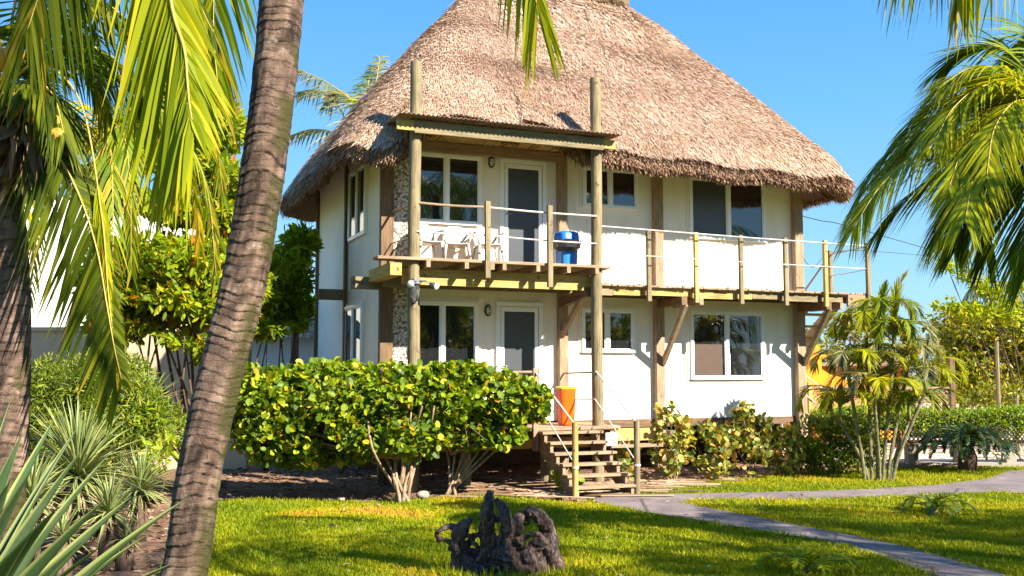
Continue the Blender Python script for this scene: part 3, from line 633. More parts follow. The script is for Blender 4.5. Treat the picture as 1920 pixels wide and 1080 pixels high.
for a, b, r, mt, nm in (((0, -1.30, 4.42), (1.1, -1.42, 4.40), .02, 'redx', 'rail'), ((1.1, -1.42, 4.40), (3.1, -1.32, 4.39), .016, 'cord', 'rail'), ((0, -1.33, 3.97), (1.1, -1.42, 3.955), .013, 'cord', 'rope'), ((1.1, -1.42, 3.955), (3.1, -1.32, 3.93), .013, 'cord', 'rope'),
                    ((0, -1.23, 4.42), (-.05, -.1, 4.45), .02, 'redy', 'rail'), ((0, -1.23, 3.93), (-.05, -.1, 3.93), .012, 'cord', 'rope')):
    m = MB(); q = curve([a, ((a[0] + b[0]) / 2, (a[1] + b[1]) / 2, (a[2] + b[2]) / 2 - .012), b], 8); m.tube(q, r, 7); m.build(nm, mt, balcony)
for a, b in (((3.02, -.1, 3.02), (3.02, -1.15, 3.14)),):
    m = MB(); m.beam(a, b, .10, .16); m.build('bracket', 'darky', balcony)
m = MB(); m.beam((3.02, -.1, 2.45), (3.02, -.95, 3.08), .07, .09); m.build('knee_brace', 'redy', balcony)
# balcony roof: corrugated sheet on slats
m = MB(); nx = 180; x = np.linspace(-.34, 3.46, nx); z = 5.755 + .013 * np.sin(x / .076 * 2 * pi)
V = np.concatenate([np.column_stack([x, np.full(nx, y), z + dz + dt]) for y, dz in ((-1.60, -.025), (-.75, .0), (-.1, .02)) for dt in (0, .004)]); Q = []
j = np.arange(nx - 1)
for a, b in ((1, 3), (3, 5)): Q.append(np.stack([a * nx + j, a * nx + j + 1, b * nx + j + 1, b * nx + j], 1))
for a, b in ((2, 0), (4, 2)): Q.append(np.stack([a * nx + j, a * nx + j + 1, b * nx + j + 1, b * nx + j], 1))
Q.append(np.stack([j, j + 1, nx + j + 1, nx + j], 1)); m.add(V, Q); broof = m.build('balcony_roof', 'rust', house)
m = MB()
rr = random.Random(4); u = -.05
while u < 3.3: m.tube([(u, -1.30, 5.70 + rr.uniform(-.006, .006)), (u + rr.uniform(-.03, .03), -.12, 5.71)], .017, 6, var=rr.random()); u += .04
m.build('cane_ceiling', 'yellowy', broof)
m = MB(); m.box((-.06, -1.41, 5.49), (3.20, -1.345, 5.68)); m.build('roof_beam', 'greenx', broof)
for a, b in ((-.34, -.065), (3.205, 3.42)):
    m = MB(); m.box((a, -1.405, 5.52), (b, -1.345, 5.67)); m.build('beam_tail', 'yellowx', broof)
m = MB(); m.box((-.1, -.14, 5.52), (3.0, -.08, 5.68)); m.build('wall_plate', 'redx', broof)
# flood lamp on the left post
m = MB(); m.box((-.05, -1.40, 3.16), (.07, -1.325, 3.24)); m.tube([(0, -1.38, 3.2), (-.07, -1.45, 3.19), (-.12, -1.5, 3.15)], .014, 6); m.tube([(.02, -1.38, 3.2), (.13, -1.45, 3.2), (.22, -1.5, 3.13)], .014, 6)
fl = m.build('flood_lamp', 'metal_grey', house)
for a, d in (((-.10, -1.49, 3.17), (-.5, -.75, -.35)), ((.20, -1.49, 3.15), (.45, -.75, -.35))):
    m = MB(); d = np.array(d) / np.linalg.norm(d); a = np.array(a); m.tube([a - d * .04, a, a + d * .05, a + d * .11], [.02, .032, .045, .062], 14); h = m.build('lamp_head', 'metal_grey', fl, smooth=True)
    m = MB(); m.tube([a + d * .108, a + d * .118, a + d * .125], [.056, .05, .03], 14); m.build('lens', 'lens', h, smooth=True)
m = MB(); q = curve([(-.02, -1.36, 3.2), (-.07, -1.37, 3.1), (-.06, -1.36, 2.95), (-.10, -1.345, 2.7), (-.07, -1.34, 2.3)], 14); m.tube(q, .010, 6); m.build('cable', 'cable', fl)
m = MB(); V = []; ny = 8
for k in range(ny + 1):
    for jx in range(6): V.append((-.09 + .15 * jx / 5 * (1 - .3 * k / ny) + .01 * sin(k), -1.345 - .025 * (1 + sin(jx * 2.1 + k * .6)), 3.17 - .30 * k / ny - .03 * sin(jx)))
i = np.array([[k * 6 + jx, k * 6 + jx + 1, k * 6 + jx + 7, k * 6 + jx + 6] for k in range(ny) for jx in range(5)]); m.add(V, i); o = m.build('dark_rag', 'metal_dark', fl, smooth=True)
sd_ = o.modifiers.new('thick', 'SOLIDIFY'); sd_.thickness = .004

# ---- walkway along the upper storey
m = MB(); rr = random.Random(9); u = 3.26
while u < 9.05:
    wd = rr.uniform(.085, .10); m.box((u, -.97 + rr.uniform(-.015, .015), 3.275 + rr.uniform(0, .006)), (min(u + wd, 9.1), -.03 if u < 8.2 else .12, 3.31)); u += wd + rr.choice((.003, .004, .004, .005, .014, .02))
walk = m.build('walkway', 'redy', house); walk['label'] = 'narrow upper walkway of grey planks with thin posts and rope rails'
ed = [3.22, 3.62, 4.18, 5.14, 6.1, 6.45, 7.08, 7.96, 8.5]
for k in range(len(ed) - 1):
    m = MB(); m.box((ed[k] + .006, -.90 + .004 * (k % 2), 3.12 + .012 * (k % 3)), (ed[k + 1] - .006, -.855, 3.265 - .004 * (k % 2))); m.build('rim_board', ('redx', 'yellowx', 'yellowx', 'yellowx', 'yellowx', 'greenx', 'greenx', 'greenx')[k], walk)
m = MB(); m.box((8.55, -.985, 3.05), (9.12, -.93, 3.268)); m.build('rim_board', 'redx', walk)
for v in (-.45, -.12):
    m = MB(); m.box((3.24, v, 3.15), (9.05, v + .06, 3.27)); m.build('joist', 'darkx', walk)
for u in (4.26, 5.21, 6.15, 7.12, 8.02, 9.02):
    m = MB(); m.box((u - .038, -1.035, 3.03), (u + .038, -.99 + .02, 4.27)); bevel(m.build('railing_post', 'greenz' if u not in (5.21, 8.02) else 'yellowz', walk), .006)
m = MB(); m.box((8.98, .02, 3.2), (9.05, .09, 4.24)); m.build('railing_post', 'greenz', walk)
for a, b, r in (((3.2, -1.25, 4.24), (9.02, -1.0, 4.215), .012), ((3.2, -1.25, 3.79), (9.02, -1.0, 3.775), .009), ((9.02, -1.0, 4.21), (9.02, .05, 4.17), .014), ((9.02, -1.0, 3.77), (9.02, .05, 3.74), .009)):
    m = MB(); m.tube(curve([a, ((a[0] + b[0]) / 2, (a[1] + b[1]) / 2, (a[2] + b[2]) / 2 - .01), b], 10), r, 7); m.build('rail' if r > .012 else 'rope', 'cord', walk)
for u in (5.0, 8.13):
    m = MB(); m.beam((u, -.13, 3.06), (u, -.95, 3.06), .11, .14); m.build('bracket', 'darky', walk)
    m = MB(); m.beam((u + .35, -.05, 3.06), (u + .35, -.95, 3.06), .08, .12) if u < 8 else m.beam((u + .3, -.05, 3.06), (u + .3, -.95, 3.06), .08, .12); m.build('bracket', 'redy', walk)
    m = MB(); m.beam((u + .05, -.12, 1.98), (u + .05, -.90, 3.0), .07, .09); m.build('brace', 'redy' if u < 8 else 'greeny', walk)
for u in (3.9, 5.9, 6.9):
    m = MB(); m.box((u, -.10, 3.312), (u + .06, -.04, 3.42)); m.build('peg', 'yellowz', walk)
# ---- side stair from the right end of the walkway, going down to the back
m = MB(); m.beam((9.0, -.1, 3.16), (9.0, 2.7, .95), .05, .24); sst = m.build('side_staircase', 'redy', house)
m = MB(); m.beam((8.35, -.02, 3.12), (8.35, 2.7, .95), .05, .22); m.build('stringer', 'redy', sst)
for k in range(1, 10): m = MB(); z = 3.2 - k * .22; v = -.1 + k * .279; m.box((8.37, v - .12, z - .04), (8.98, v + .12, z)); m.build('step', 'yellowx', sst)
m = MB(); m.tube([(9.02, .05, 4.17), (9.02, 2.7, 2.0)], .02, 7); m.build('handrail', 'redy', sst)
m = MB(); m.box((8.3, .15, .88), (8.9, 1.2, .93)); m.build('landing', 'redx', sst)
for u, z in ((8.56, 1.95), (8.78, 1.62)): m = MB(); m.box((u - .04, .46, -.1), (u + .04, .54, z)); m.build('newel_post', 'yellowz', sst)
for z in (1.85, 1.45, 1.1): m = MB(); m.tube([(8.45, .45, z + .06), (9.75, .42, z - .85)], .013, 6); m.build('rope', 'cord', sst)

# ---- porch deck and the front stair
m = MB(); 
for k in range(10): m.box((-.2 - .03 * (k % 2), -1.56 + k * .155, .905), (3.42 + .05 * (k % 3) - .1 * (k == 0), -1.56 + k * .155 + .143, .95))
deck = m.build('porch_deck', 'redx', house); bevel(deck, .004)
for u in (-.1, .5, 1.1, 1.6, 2.15, 2.7, 3.25): m = MB(); m.box((u - .035, -1.53, .77), (u + .035, -.02, .90)); m.build('joist', 'redy', deck)
m = MB(); m.box((-.2, -1.12, .60), (3.9, -1.05, .765)); m.build('front_beam', 'yellowx', deck)
m = MB(); m.box((3.3, -1.34, .70), (4.25, -1.29, .90)); m.build('side_board', 'yellowx', deck)
m = MB(); m.box((3.25, -1.5, .60), (4.35, -1.2, .645)); m.build('lower_board', 'redx', deck)
for u, v in ((2.35, -.9), (.9, -1.1), (4.9, -.6)): m = MB(); m.tube([(u, v, -.1), (u, v, .76 if u < 4 else .8)], .085, 10); m.build('pier', 'greenz', deck)
m = MB(); m.box((1.84, -1.60, .60), (1.92, -1.53, 1.88)); m.build('railing_post', 'redz', deck)
m = MB(); m.tube([(-.1, -1.5, 1.80), (1.88, -1.56, 1.82)], .022, 7); m.build('rail', 'redx', deck)
m = MB(); m.tube([(2.1, -.12, 1.80), (3.14, -1.22, 1.82)][:0] + [(3.05, -.1, 1.80), (3.10, -1.36, 1.82)], .016, 7); m.build('rail', 'redy', deck)
US0, US1 = 1.96, 2.92
m = MB(); V = []
def stringer(u):
    # zigzag board: sloping body with a sawtooth top
    pts = []; n = 6
    for k in range(n): v = -1.58 - k * .235; z = .905 - k * .15; pts += [(v, z), (v - .235 * .0, z), (v - .225, z)]
    top = [(-1.56, .86)]
    for k in range(n): v = -1.56 - k * .22; z = .86 - k * .145; top += [(v - .22, z), (v - .22, z - .145)]
    bot = [(-2.95, -.05), (-2.72, -.05), (-1.56, .62)]; pl = top + bot; n2 = len(pl)
    me = bpy.data.meshes.new('stringer'); me.from_pydata([(u, a, b) for a, b in pl] + [(u + .05, a, b) for a, b in pl], [], [list(range(n2)), list(range(n2, 2 * n2))[::-1]] + [[i, i + n2, (i + 1) % n2 + n2, (i + 1) % n2] for i in range(n2)])
    me.materials.append(M['redy']); me.shade_flat(); me.update(); return me
stair = bpy.data.objects.new('front_staircase', stringer(US0 - .02)); S.collection.objects.link(stair); stair.parent = house
o = bpy.data.objects.new('stringer', stringer(US1 - .08)); S.collection.objects.link(o); o.parent = stair
for k in range(6):
    m = MB(); v = -1.56 - k * .22; z = .86 - k * .145
    m.box((US0 - .06 + .03 * (k % 2), v - .25, z + .002), (US1 + .03 * ((k + 1) % 2), v - .135, z + .042)); m.box((US0 - .05, v - .128, z + .002), (US1 + .02, v - .012, z + .038)); bevel(m.build('step', 'redx', stair), .004)
for u, mt in ((US0 - .03, 'yellowz'), (US1 + .02, 'greenz')):
    m = MB(); m.tube([(u, -2.88, -.1), (u, -2.88, 1.10)], .046, 14); m.build('newel_post', mt, stair)
    m = MB(); m.tube([(u, -2.88, .44), (u, -2.88, .47)], .054, 12); m.build('rope_wrap', 'cord', stair)
for a, b in (((US0 - .03, -2.90, 1.05), (1.88, -1.56, 1.83)), ((US1 + .02, -2.90, 1.05), (3.05, -1.36, 1.83)), ((1.95, -1.56, 1.32), (US0 - .03, -2.90, .47)), ((US1 + .02, -2.90, .47), (3.03, -1.36, 1.38)), ((3.03, -1.36, 1.38), (3.05, -.1, 1.35))):
    m = MB(); m.tube([a, b], .015 if b[2] > 1.5 else .010, 7); m.build('handrail' if b[2] > 1.5 else 'rope', 'cord', stair)
m = MB(); m.box((3.02, -1.75, .66), (3.22, -1.72, .86)); m.build('white_board', 'white_paint', stair)

# ================================================================== THINGS ON THE HOUSE
def chair(u, v, rz, lab):
    p = HW(u, v, 3.566); r = empty('plastic_chair', p, HT + rz, label=lab, cat='chair', group='white chairs on the balcony'); r.scale = (.9, .9, .84)
    m = MB(); nx = 9; V = []
    for k in range(7):
        for j in range(nx): x = -.21 + .42 * j / (nx - 1); y = -.21 + .42 * k / 6; V.append((x * (1.06 - .12 * k / 6), y, .43 - .018 * cos(x * 7) - .02 * k / 6 + (.015 if k == 0 else 0)))
    Q = np.array([[a * nx + b, a * nx + b + 1, (a + 1) * nx + b + 1, (a + 1) * nx + b] for a in range(6) for b in range(nx - 1)]); m.add(V, Q); o = m.build('seat', 'plastic_white', r, smooth=True); s = o.modifiers.new('t', 'SOLIDIFY'); s.thickness = .02
    m = MB(); V = []
    for k in range(8):
        for j in range(nx): a = -1 + 2 * j / (nx - 1); t = k / 7; hz = .42 * (1 - .22 * a * a * a * a); V.append((a * (.20 + .03 * sin(t * pi)), .20 + .10 * t - .06 * a * a, .42 + hz * t))
    Q = np.array([[a * nx + b, a * nx + b + 1, (a + 1) * nx + b + 1, (a + 1) * nx + b] for a in range(7) for b in range(nx - 1)]); m.add(V, Q); o = m.build('backrest', 'plastic_white', r, smooth=True); s = o.modifiers.new('t', 'SOLIDIFY'); s.thickness = .018
    for sx in (-1, 1):
        for fy in (-1, 1):
            m = MB(); m.tube([(sx * .20, fy * .18, .43), (sx * .25, fy * .24, 0)], [.03, .019], 7); m.build('leg', 'plastic_white', r, smooth=True)
        m = MB(); m.tube(curve([(sx * .21, -.19, .42), (sx * .26, -.20, .60), (sx * .27, -.12, .655), (sx * .26, .1, .66), (sx * .21, .24, .62)], 12), .021, 7); m.build('armrest', 'plastic_white', r, smooth=True)
chair(.44, -.48, .12, 'white plastic armchair nearest the left porch post on the balcony')
chair(.98, -.36, -.2, 'white plastic armchair standing back between the two other chairs')
chair(1.50, -.48, -.1, 'white plastic armchair in front of the upper door side of the balcony')
def lathe(m, prof, seg=20, c=(0, 0), sq=0):
    pr = np.array(prof); th = np.arange(seg) / seg * 2 * pi; k = 1 / (np.abs(np.cos(th)) ** (2 + sq) + np.abs(np.sin(th)) ** (2 + sq)) ** (1 / (2 + sq))
    V = np.stack([c[0] + pr[:, :1] * (np.cos(th) * k)[None], c[1] + pr[:, :1] * (np.sin(th) * k)[None], np.repeat(pr[:, 1:2], seg, 1)], -1).reshape(-1, 3)
    n = len(pr); i = np.arange(n - 1)[:, None] * seg; j = np.arange(seg); q = (j + 1) % seg
    m.add(V, [np.stack([i + j, i + q, i + seg + q, i + seg + j], -1).reshape(-1, 4), (j[::-1])[None], (j + (n - 1) * seg)[None]])
r = empty('blue_bin', HW(2.83, -.72, 3.566), HT + .1, label='blue plastic bin with dark basket hung in front on the balcony', cat='bin')
m = MB(); lathe(m, [(.135, 0), (.15, .02), (.165, .34), (.175, .36)], 24, sq=3); m.build('body', 'plastic_blue', r, smooth=False)
m = MB(); lathe(m, [(.185, .362), (.19, .40), (.185, .44), (.18, .56), (.165, .60), (.12, .625), (.03, .63)], 24, sq=3); m.build('lid', 'plastic_blue', r, smooth=True)
m = MB(); lathe(m, [(.13, .28), (.20, .33), (.215, .44), (.205, .45), (.05, .45)], 18, c=(-.05, -.09), sq=2); m.build('basket', 'plastic_black', r)
r = empty('orange_bin', HW(2.68, -1.0, .952), HT - .05, label='tall orange bin with lime rim at the top of the front steps', cat='bin')
m = MB(); lathe(m, [(.105, 0), (.118, .015), (.135, .40), (.145, .60)], 24, sq=3); m.build('body', 'plastic_orange', r)
m = MB(); lathe(m, [(.146, .595), (.150, .62), (.13, .632), (.04, .62)], 24, sq=3); m.build('rim', 'plastic_lime', r)

# ================================================================== PALMS
def palm(name, base, label, group=None):
    return empty(name, base, label=label, cat='palm tree', group=group)
# foreground leaning palm
pB = G(332, 1300); pB = np.array((-1.93, 5.6, 0.))
B = palm('coconut_palm', pB, 'tall leaning ringed palm trunk in the foreground left of the house')
tr = [np.array((-2.02, 5.6, -.05))] + [D(x, y, 5.6) for x, y in [(344, 1080), (371, 900), (409, 720), (455, 540), (487, 360), (511, 180), (527, 0)]] + [D(536, -200, 5.6), D(538, -500, 5.6), D(536, -900, 5.6)]
palm_trunk(B, shift(tr, pB), .117, .124, ring=.058, amp=.006, seg=84, dens=1.3, moss=(.95, -.3, 0))
cB = D(536, -920, 5.6)
def fB(pts, mat='frond', **k): return frond(B, shift(pts, pB), mat, **k)
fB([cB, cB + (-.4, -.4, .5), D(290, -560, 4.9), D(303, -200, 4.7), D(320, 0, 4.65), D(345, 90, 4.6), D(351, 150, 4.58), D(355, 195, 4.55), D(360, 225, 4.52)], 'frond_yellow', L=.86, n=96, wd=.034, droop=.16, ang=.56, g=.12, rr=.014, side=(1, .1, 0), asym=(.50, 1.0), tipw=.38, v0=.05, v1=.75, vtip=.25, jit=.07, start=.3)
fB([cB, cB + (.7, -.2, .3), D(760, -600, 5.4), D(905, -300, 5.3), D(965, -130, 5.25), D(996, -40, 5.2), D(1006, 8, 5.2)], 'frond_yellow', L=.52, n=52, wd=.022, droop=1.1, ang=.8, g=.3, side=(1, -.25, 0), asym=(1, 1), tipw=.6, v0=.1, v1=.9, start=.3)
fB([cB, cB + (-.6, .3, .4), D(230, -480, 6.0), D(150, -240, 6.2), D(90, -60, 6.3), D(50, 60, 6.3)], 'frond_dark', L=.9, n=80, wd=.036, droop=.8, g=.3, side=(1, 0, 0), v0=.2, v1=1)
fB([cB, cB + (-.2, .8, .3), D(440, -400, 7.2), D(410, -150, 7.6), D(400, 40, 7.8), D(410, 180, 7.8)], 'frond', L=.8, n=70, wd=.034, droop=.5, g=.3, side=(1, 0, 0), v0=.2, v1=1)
for az, L, el, dr in ((1.5, 3.0, .9, .6), (2.3, 3.3, .8, .9), (3.0, 3.2, .7, .9), (4.2, 3.0, 1.1, .2), (5.3, 2.8, 1.1, .2), (.5, 2.6, 1.2, .1)):
    fB(arch(cB, az, L, el, dr), 'frond', L=.8, n=60, wd=.035, droop=.5)
# near-left coconut palm at the frame edge
pA = np.array((-3.99, 8.0, 0.)); A_ = palm('coconut_palm', pA, 'coconut palm with yellow nuts at the far left edge of the garden')
tr = [np.array((-4.02, 8.0, -.05))] + [D(x, y, 8) for x, y in [(10, 930), (18, 800), (23, 650), (20, 500), (8, 360), (2, 260), (0, 190)]]
palm_trunk(A_, shift(tr, pA), .145, .125, ring=.08, amp=.007, seg=48, moss=(.9, -.3, 0))
cA = D(0, 180, 8)
def fA(pts, mat='frond_dark', **k): return frond(A_, shift(pts, pA), mat, **k)
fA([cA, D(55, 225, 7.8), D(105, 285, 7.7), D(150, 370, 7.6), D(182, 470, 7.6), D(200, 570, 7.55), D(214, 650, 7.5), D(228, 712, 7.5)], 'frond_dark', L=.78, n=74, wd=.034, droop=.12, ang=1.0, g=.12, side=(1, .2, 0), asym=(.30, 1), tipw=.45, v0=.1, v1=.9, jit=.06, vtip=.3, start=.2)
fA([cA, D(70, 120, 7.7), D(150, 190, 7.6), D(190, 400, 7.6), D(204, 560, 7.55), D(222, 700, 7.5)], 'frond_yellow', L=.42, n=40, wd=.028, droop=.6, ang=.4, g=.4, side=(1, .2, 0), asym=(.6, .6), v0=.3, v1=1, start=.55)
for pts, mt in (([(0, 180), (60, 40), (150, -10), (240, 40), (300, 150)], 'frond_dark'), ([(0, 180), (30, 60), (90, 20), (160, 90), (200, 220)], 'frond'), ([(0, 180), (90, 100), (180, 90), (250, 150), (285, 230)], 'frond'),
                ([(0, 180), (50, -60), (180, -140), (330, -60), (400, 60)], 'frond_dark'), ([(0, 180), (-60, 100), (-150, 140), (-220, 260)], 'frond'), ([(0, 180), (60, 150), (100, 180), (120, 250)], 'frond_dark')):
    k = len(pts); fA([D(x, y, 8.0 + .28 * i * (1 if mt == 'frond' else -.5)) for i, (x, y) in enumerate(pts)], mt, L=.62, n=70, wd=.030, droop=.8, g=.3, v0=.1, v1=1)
def nuts(par, org, lst):
    for c, r in lst:
        m = MB(); c = np.array(c) - org; th = np.linspace(0, pi, 11); m.tube([c + (0, 0, -r * 1.25 * cos(t)) for t in th], r * np.sin(th) * (1 - .12 * np.cos(th)) + .002, 14); m.build('coconut', 'coconut', par, smooth=True)
        m = MB(); m.tube(curve([c + (0, 0, r * 1.2), c + (-.05, .05, r * 1.2 + .12), (cA if par is A_ else c + org + (0, .1, .4)) - org], 6), .010, 5); m.build('fruit_stalk', 'rachis', par)
nuts(A_, pA, [(D(28, 102, 7.75), .075), (D(3, 112, 7.8), .08), (D(106, 258, 7.6), .062), (D(60, 215, 7.7), .06), (D(25, 200, 7.7), .07), (D(8, 262, 7.75), .065), (D(48, 262, 7.8), .06)])
def fibre(par, c, org, n=500, r=.3, name='fibre_sheath', ln=.35):
    m = MB(); d = nrm(rng.normal(size=(n, 3))); P = c - org + d * r * rng.uniform(.2, 1, (n, 1)) * np.array((1, 1, 1.2))
    inst(m, SLIM[0], SLIM[1], P, d * .5 + np.array((0, 0, -1)) + rng.normal(size=(n, 3)) * .3, rng.normal(size=(n, 3)), ln * (.5 + rng.uniform(0, 1, n)), rng.uniform(0, 1, n))
    m.build(name, 'dry', par)
fibre(A_, D(8, 215, 8), pA, 700, .26); fibre(A_, D(60, 250, 7.9), pA, 300, .16)
# slender palm behind the almond tree
pC = np.array((-5.35, 13.2, 0.)); C_ = palm('coconut_palm', pC, 'slender palm with orange tinted fronds behind the hanging frond')
palm_trunk(C_, shift([np.array((-5.30, 13.2, -.05))] + [D(x, y, 13.2) for x, y in [(196, 760), (197, 600), (192, 480), (186, 380), (192, 310)]], pC), .13, .11, ring=.08, amp=.008, seg=28)
cC = D(192, 300, 13.2)
for i, (az, L, el, dr) in enumerate(((-.1, 1.9, .9, 1.0), (.7, 1.7, 1.0, .8), (-.9, 1.5, .8, 1.2), (2.6, 1.7, .9, 1.2), (3.5, 1.8, .7, 1.2), (4.3, 1.5, .9, 1.2), (5.2, 1.7, .3, 1.6), (1.7, 1.9, 1.1, .8), (5.8, 1.9, 1.15, .5), (3.0, 2.2, 1.3, .5), (.2, 2.3, 1.35, .4))):
    frond(C_, shift(arch(cC, az, L, el, dr), pC), 'frond_yellow' if i % 2 else 'frond', L=.5, n=46, wd=.032, droop=.6, v0=.2, v1=1, vtip=.35)
fibre(C_, D(200, 325, 13.1), pC, 400, .25); nuts(C_, pC, [(D(215, 345, 12.9), .09), (D(200, 352, 12.9), .085), (D(182, 342, 12.9), .09)])
# palm behind the roof
pE = np.array((-4.6, 33, 0.)); E_ = palm('coconut_palm', pE, 'windblown palm whose crown shows behind the left slope of the thatch')
palm_trunk(E_, shift([np.array((-4.6, 33, -.05)), D(700, 500, 33), D(700, 300, 33), D(702, 225, 33)], pE), .17, .13, ring=.15, amp=.01, seg=20)
cE = D(702, 225, 33)
for pts, mt in (([(650, 180), (605, 150), (560, 130)], 'frond_pale'), ([(655, 225), (620, 180), (590, 168), (560, 172)], 'frond_pale'), ([(650, 260), (615, 245), (580, 243), (550, 252)], 'frond_pale'), ([(700, 190), (706, 150), (712, 108)], 'frond_pale'),
                ([(725, 180), (740, 150), (756, 118)], 'frond_yellow'), ([(760, 220), (800, 220), (830, 260)], 'frond_pale'), ([(660, 300), (640, 330), (620, 380)], 'frond_pale'), ([(690, 200), (690, 160), (700, 125)], 'frond'), ([(670, 200), (640, 170), (615, 190)], 'frond_pale')):
    frond(E_, shift([cE] + [D(x, y, 33 + .4 * i) for i, (x, y) in enumerate(pts)], pE), mt, L=1.0, n=46, wd=.05, droop=.5, ang=.8, g=.5, v0=.1, v1=.9, rr=.03)
# far small palm beyond the trees at right
pZ = np.array((31, 66, 0.)); Z_ = palm('coconut_palm', pZ, 'tiny distant palm crown above the trees at right')
cZ = D(1862, 548, 66); palm_trunk(Z_, shift([np.array((31.2, 66, 0)), D(1862, 640, 66), cZ], pZ), .2, .16, ring=.3, amp=.01, seg=12)
for az, L, el, dr in ((0, 2.4, .6, 1.2), (.8, 2.2, .8, 1), (1.9, 2.3, .7, 1.2), (2.8, 2.5, .6, 1.4), (3.3, 2.4, .8, .8), (4.1, 2.3, .5, 1.4), (5.2, 2.3, .7, 1.2), (6.0, 2.4, .9, .8)):
    frond(Z_, shift(arch(cZ, az, L, el, dr), pZ), 'frond_pale', L=.9, n=26, wd=.09, droop=.6, rr=.04)
# large palm at the right edge
pD = np.array((5.6, 9.4, 0.)); D_ = palm('coconut_palm', pD, 'broad bright green palm crown reaching in from the right edge')
cD = D(1985, 235, 9.4)
palm_trunk(D_, shift([np.array((5.7, 9.4, -.05)), D(2040, 700, 9.4), D(2005, 400, 9.4), cD], pD), .15, .13, ring=.07, amp=.01, seg=36)
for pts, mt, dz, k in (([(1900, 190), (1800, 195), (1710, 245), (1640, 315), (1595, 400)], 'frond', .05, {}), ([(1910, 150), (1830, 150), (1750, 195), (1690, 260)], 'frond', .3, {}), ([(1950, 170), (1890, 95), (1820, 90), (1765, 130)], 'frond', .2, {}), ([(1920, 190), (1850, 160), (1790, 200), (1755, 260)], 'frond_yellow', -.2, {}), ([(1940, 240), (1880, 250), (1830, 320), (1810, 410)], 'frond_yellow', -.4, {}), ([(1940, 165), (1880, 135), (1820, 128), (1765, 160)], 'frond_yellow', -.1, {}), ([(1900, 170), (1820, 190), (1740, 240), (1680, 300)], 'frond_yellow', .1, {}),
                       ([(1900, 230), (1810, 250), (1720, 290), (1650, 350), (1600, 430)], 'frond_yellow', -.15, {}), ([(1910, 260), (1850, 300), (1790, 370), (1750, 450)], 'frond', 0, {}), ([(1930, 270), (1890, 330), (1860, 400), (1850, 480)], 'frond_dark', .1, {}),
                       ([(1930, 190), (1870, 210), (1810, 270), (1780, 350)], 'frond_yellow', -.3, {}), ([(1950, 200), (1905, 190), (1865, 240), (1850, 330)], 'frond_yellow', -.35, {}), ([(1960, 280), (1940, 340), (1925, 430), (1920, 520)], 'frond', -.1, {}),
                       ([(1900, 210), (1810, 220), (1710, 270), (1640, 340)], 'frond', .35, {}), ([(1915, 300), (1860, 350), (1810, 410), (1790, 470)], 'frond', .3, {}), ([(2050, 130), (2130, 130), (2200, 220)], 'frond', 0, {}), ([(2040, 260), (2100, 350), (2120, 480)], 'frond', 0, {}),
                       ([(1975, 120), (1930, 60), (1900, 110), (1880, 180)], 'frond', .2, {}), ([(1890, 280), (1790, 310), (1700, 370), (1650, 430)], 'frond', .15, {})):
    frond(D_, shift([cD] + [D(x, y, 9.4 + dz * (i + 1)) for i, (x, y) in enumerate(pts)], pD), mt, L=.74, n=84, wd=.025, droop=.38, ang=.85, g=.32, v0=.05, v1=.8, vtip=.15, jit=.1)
# palms standing to the right of and behind the camera: they throw the lawn's shadows and show in the panes
pP = np.array((5.9, 4.4, 0.)); P_ = palm('coconut_palm', pP, 'palm beside the camera whose frond tips hang into the top right')
cP = np.array((5.3, 4.9, 6.5)); palm_trunk(P_, shift([(5.9, 4.4, -.05), (5.8, 4.5, 2), (5.5, 4.7, 4.5), cP], pP), .16, .13, ring=.09, amp=.01, seg=24)
frond(P_, shift([cP, cP + (-.5, .2, .4), D(2020, -620, 5.2), D(1890, -330, 5.2), D(1760, -170, 5.2), D(1670, -90, 5.2)], pP), 'frond', L=.72, n=56, wd=.026, droop=1.6, g=.3, side=(.2, -1, 0), v0=.3, v1=1, start=.3)
frond(P_, shift([cP, cP + (-.3, .1, .2), D(2050, -420, 5.0), D(1940, -180, 5.0), D(1840, -100, 5.0), D(1800, -50, 5.0), D(1795, -20, 5.)], pP), 'frond_yellow', L=.5, n=40, wd=.026, droop=1.4, g=.3, side=(.2, -1, 0), v0=.3, v1=1, start=.3)
for az, el, dr in ((-2.2, .9, .4), (-1.4, .6, 1.2), (-.6, .6, 1.2), (.2, .6, 1.2), (.9, .6, 1.), (1.7, 1.1, .2), (3.3, 1.1, .1), (3.9, 1., .2)): frond(P_, shift(arch(cP, az, 3.0, el, dr), pP), 'frond', L=.8, n=44, wd=.045, droop=.6)
for i, (x, y, h) in enumerate(((12.5, 5.3, 8.0), (11.7, 1.8, 8.2), (15.2, 5.0, 7.5), (18.3, 8.8, 6.4))):
    pq = np.array((x, y, 0.)); cq = np.array((x - .4, y + .2, h)); Q_ = palm('coconut_palm', pq, ('palm right of the lawn outside the photograph', 'tall palm behind the camera to the right', 'leaning palm beyond the right edge outside the photograph', 'short palm far to the right outside the photograph')[i])
    palm_trunk(Q_, shift([(x, y, -.05), (x - .1, y, h * .5), cq], pq), .16, .13, ring=.12, amp=.01, seg=16)
    for j in range(13): frond(Q_, shift(arch(cq, j * .483 + i, 3.3, .2 + .7 * ((j * 7) % 5) / 5, 1.3), pq), 'frond', L=.85, n=40, wd=.055, droop=.6, ns=3)

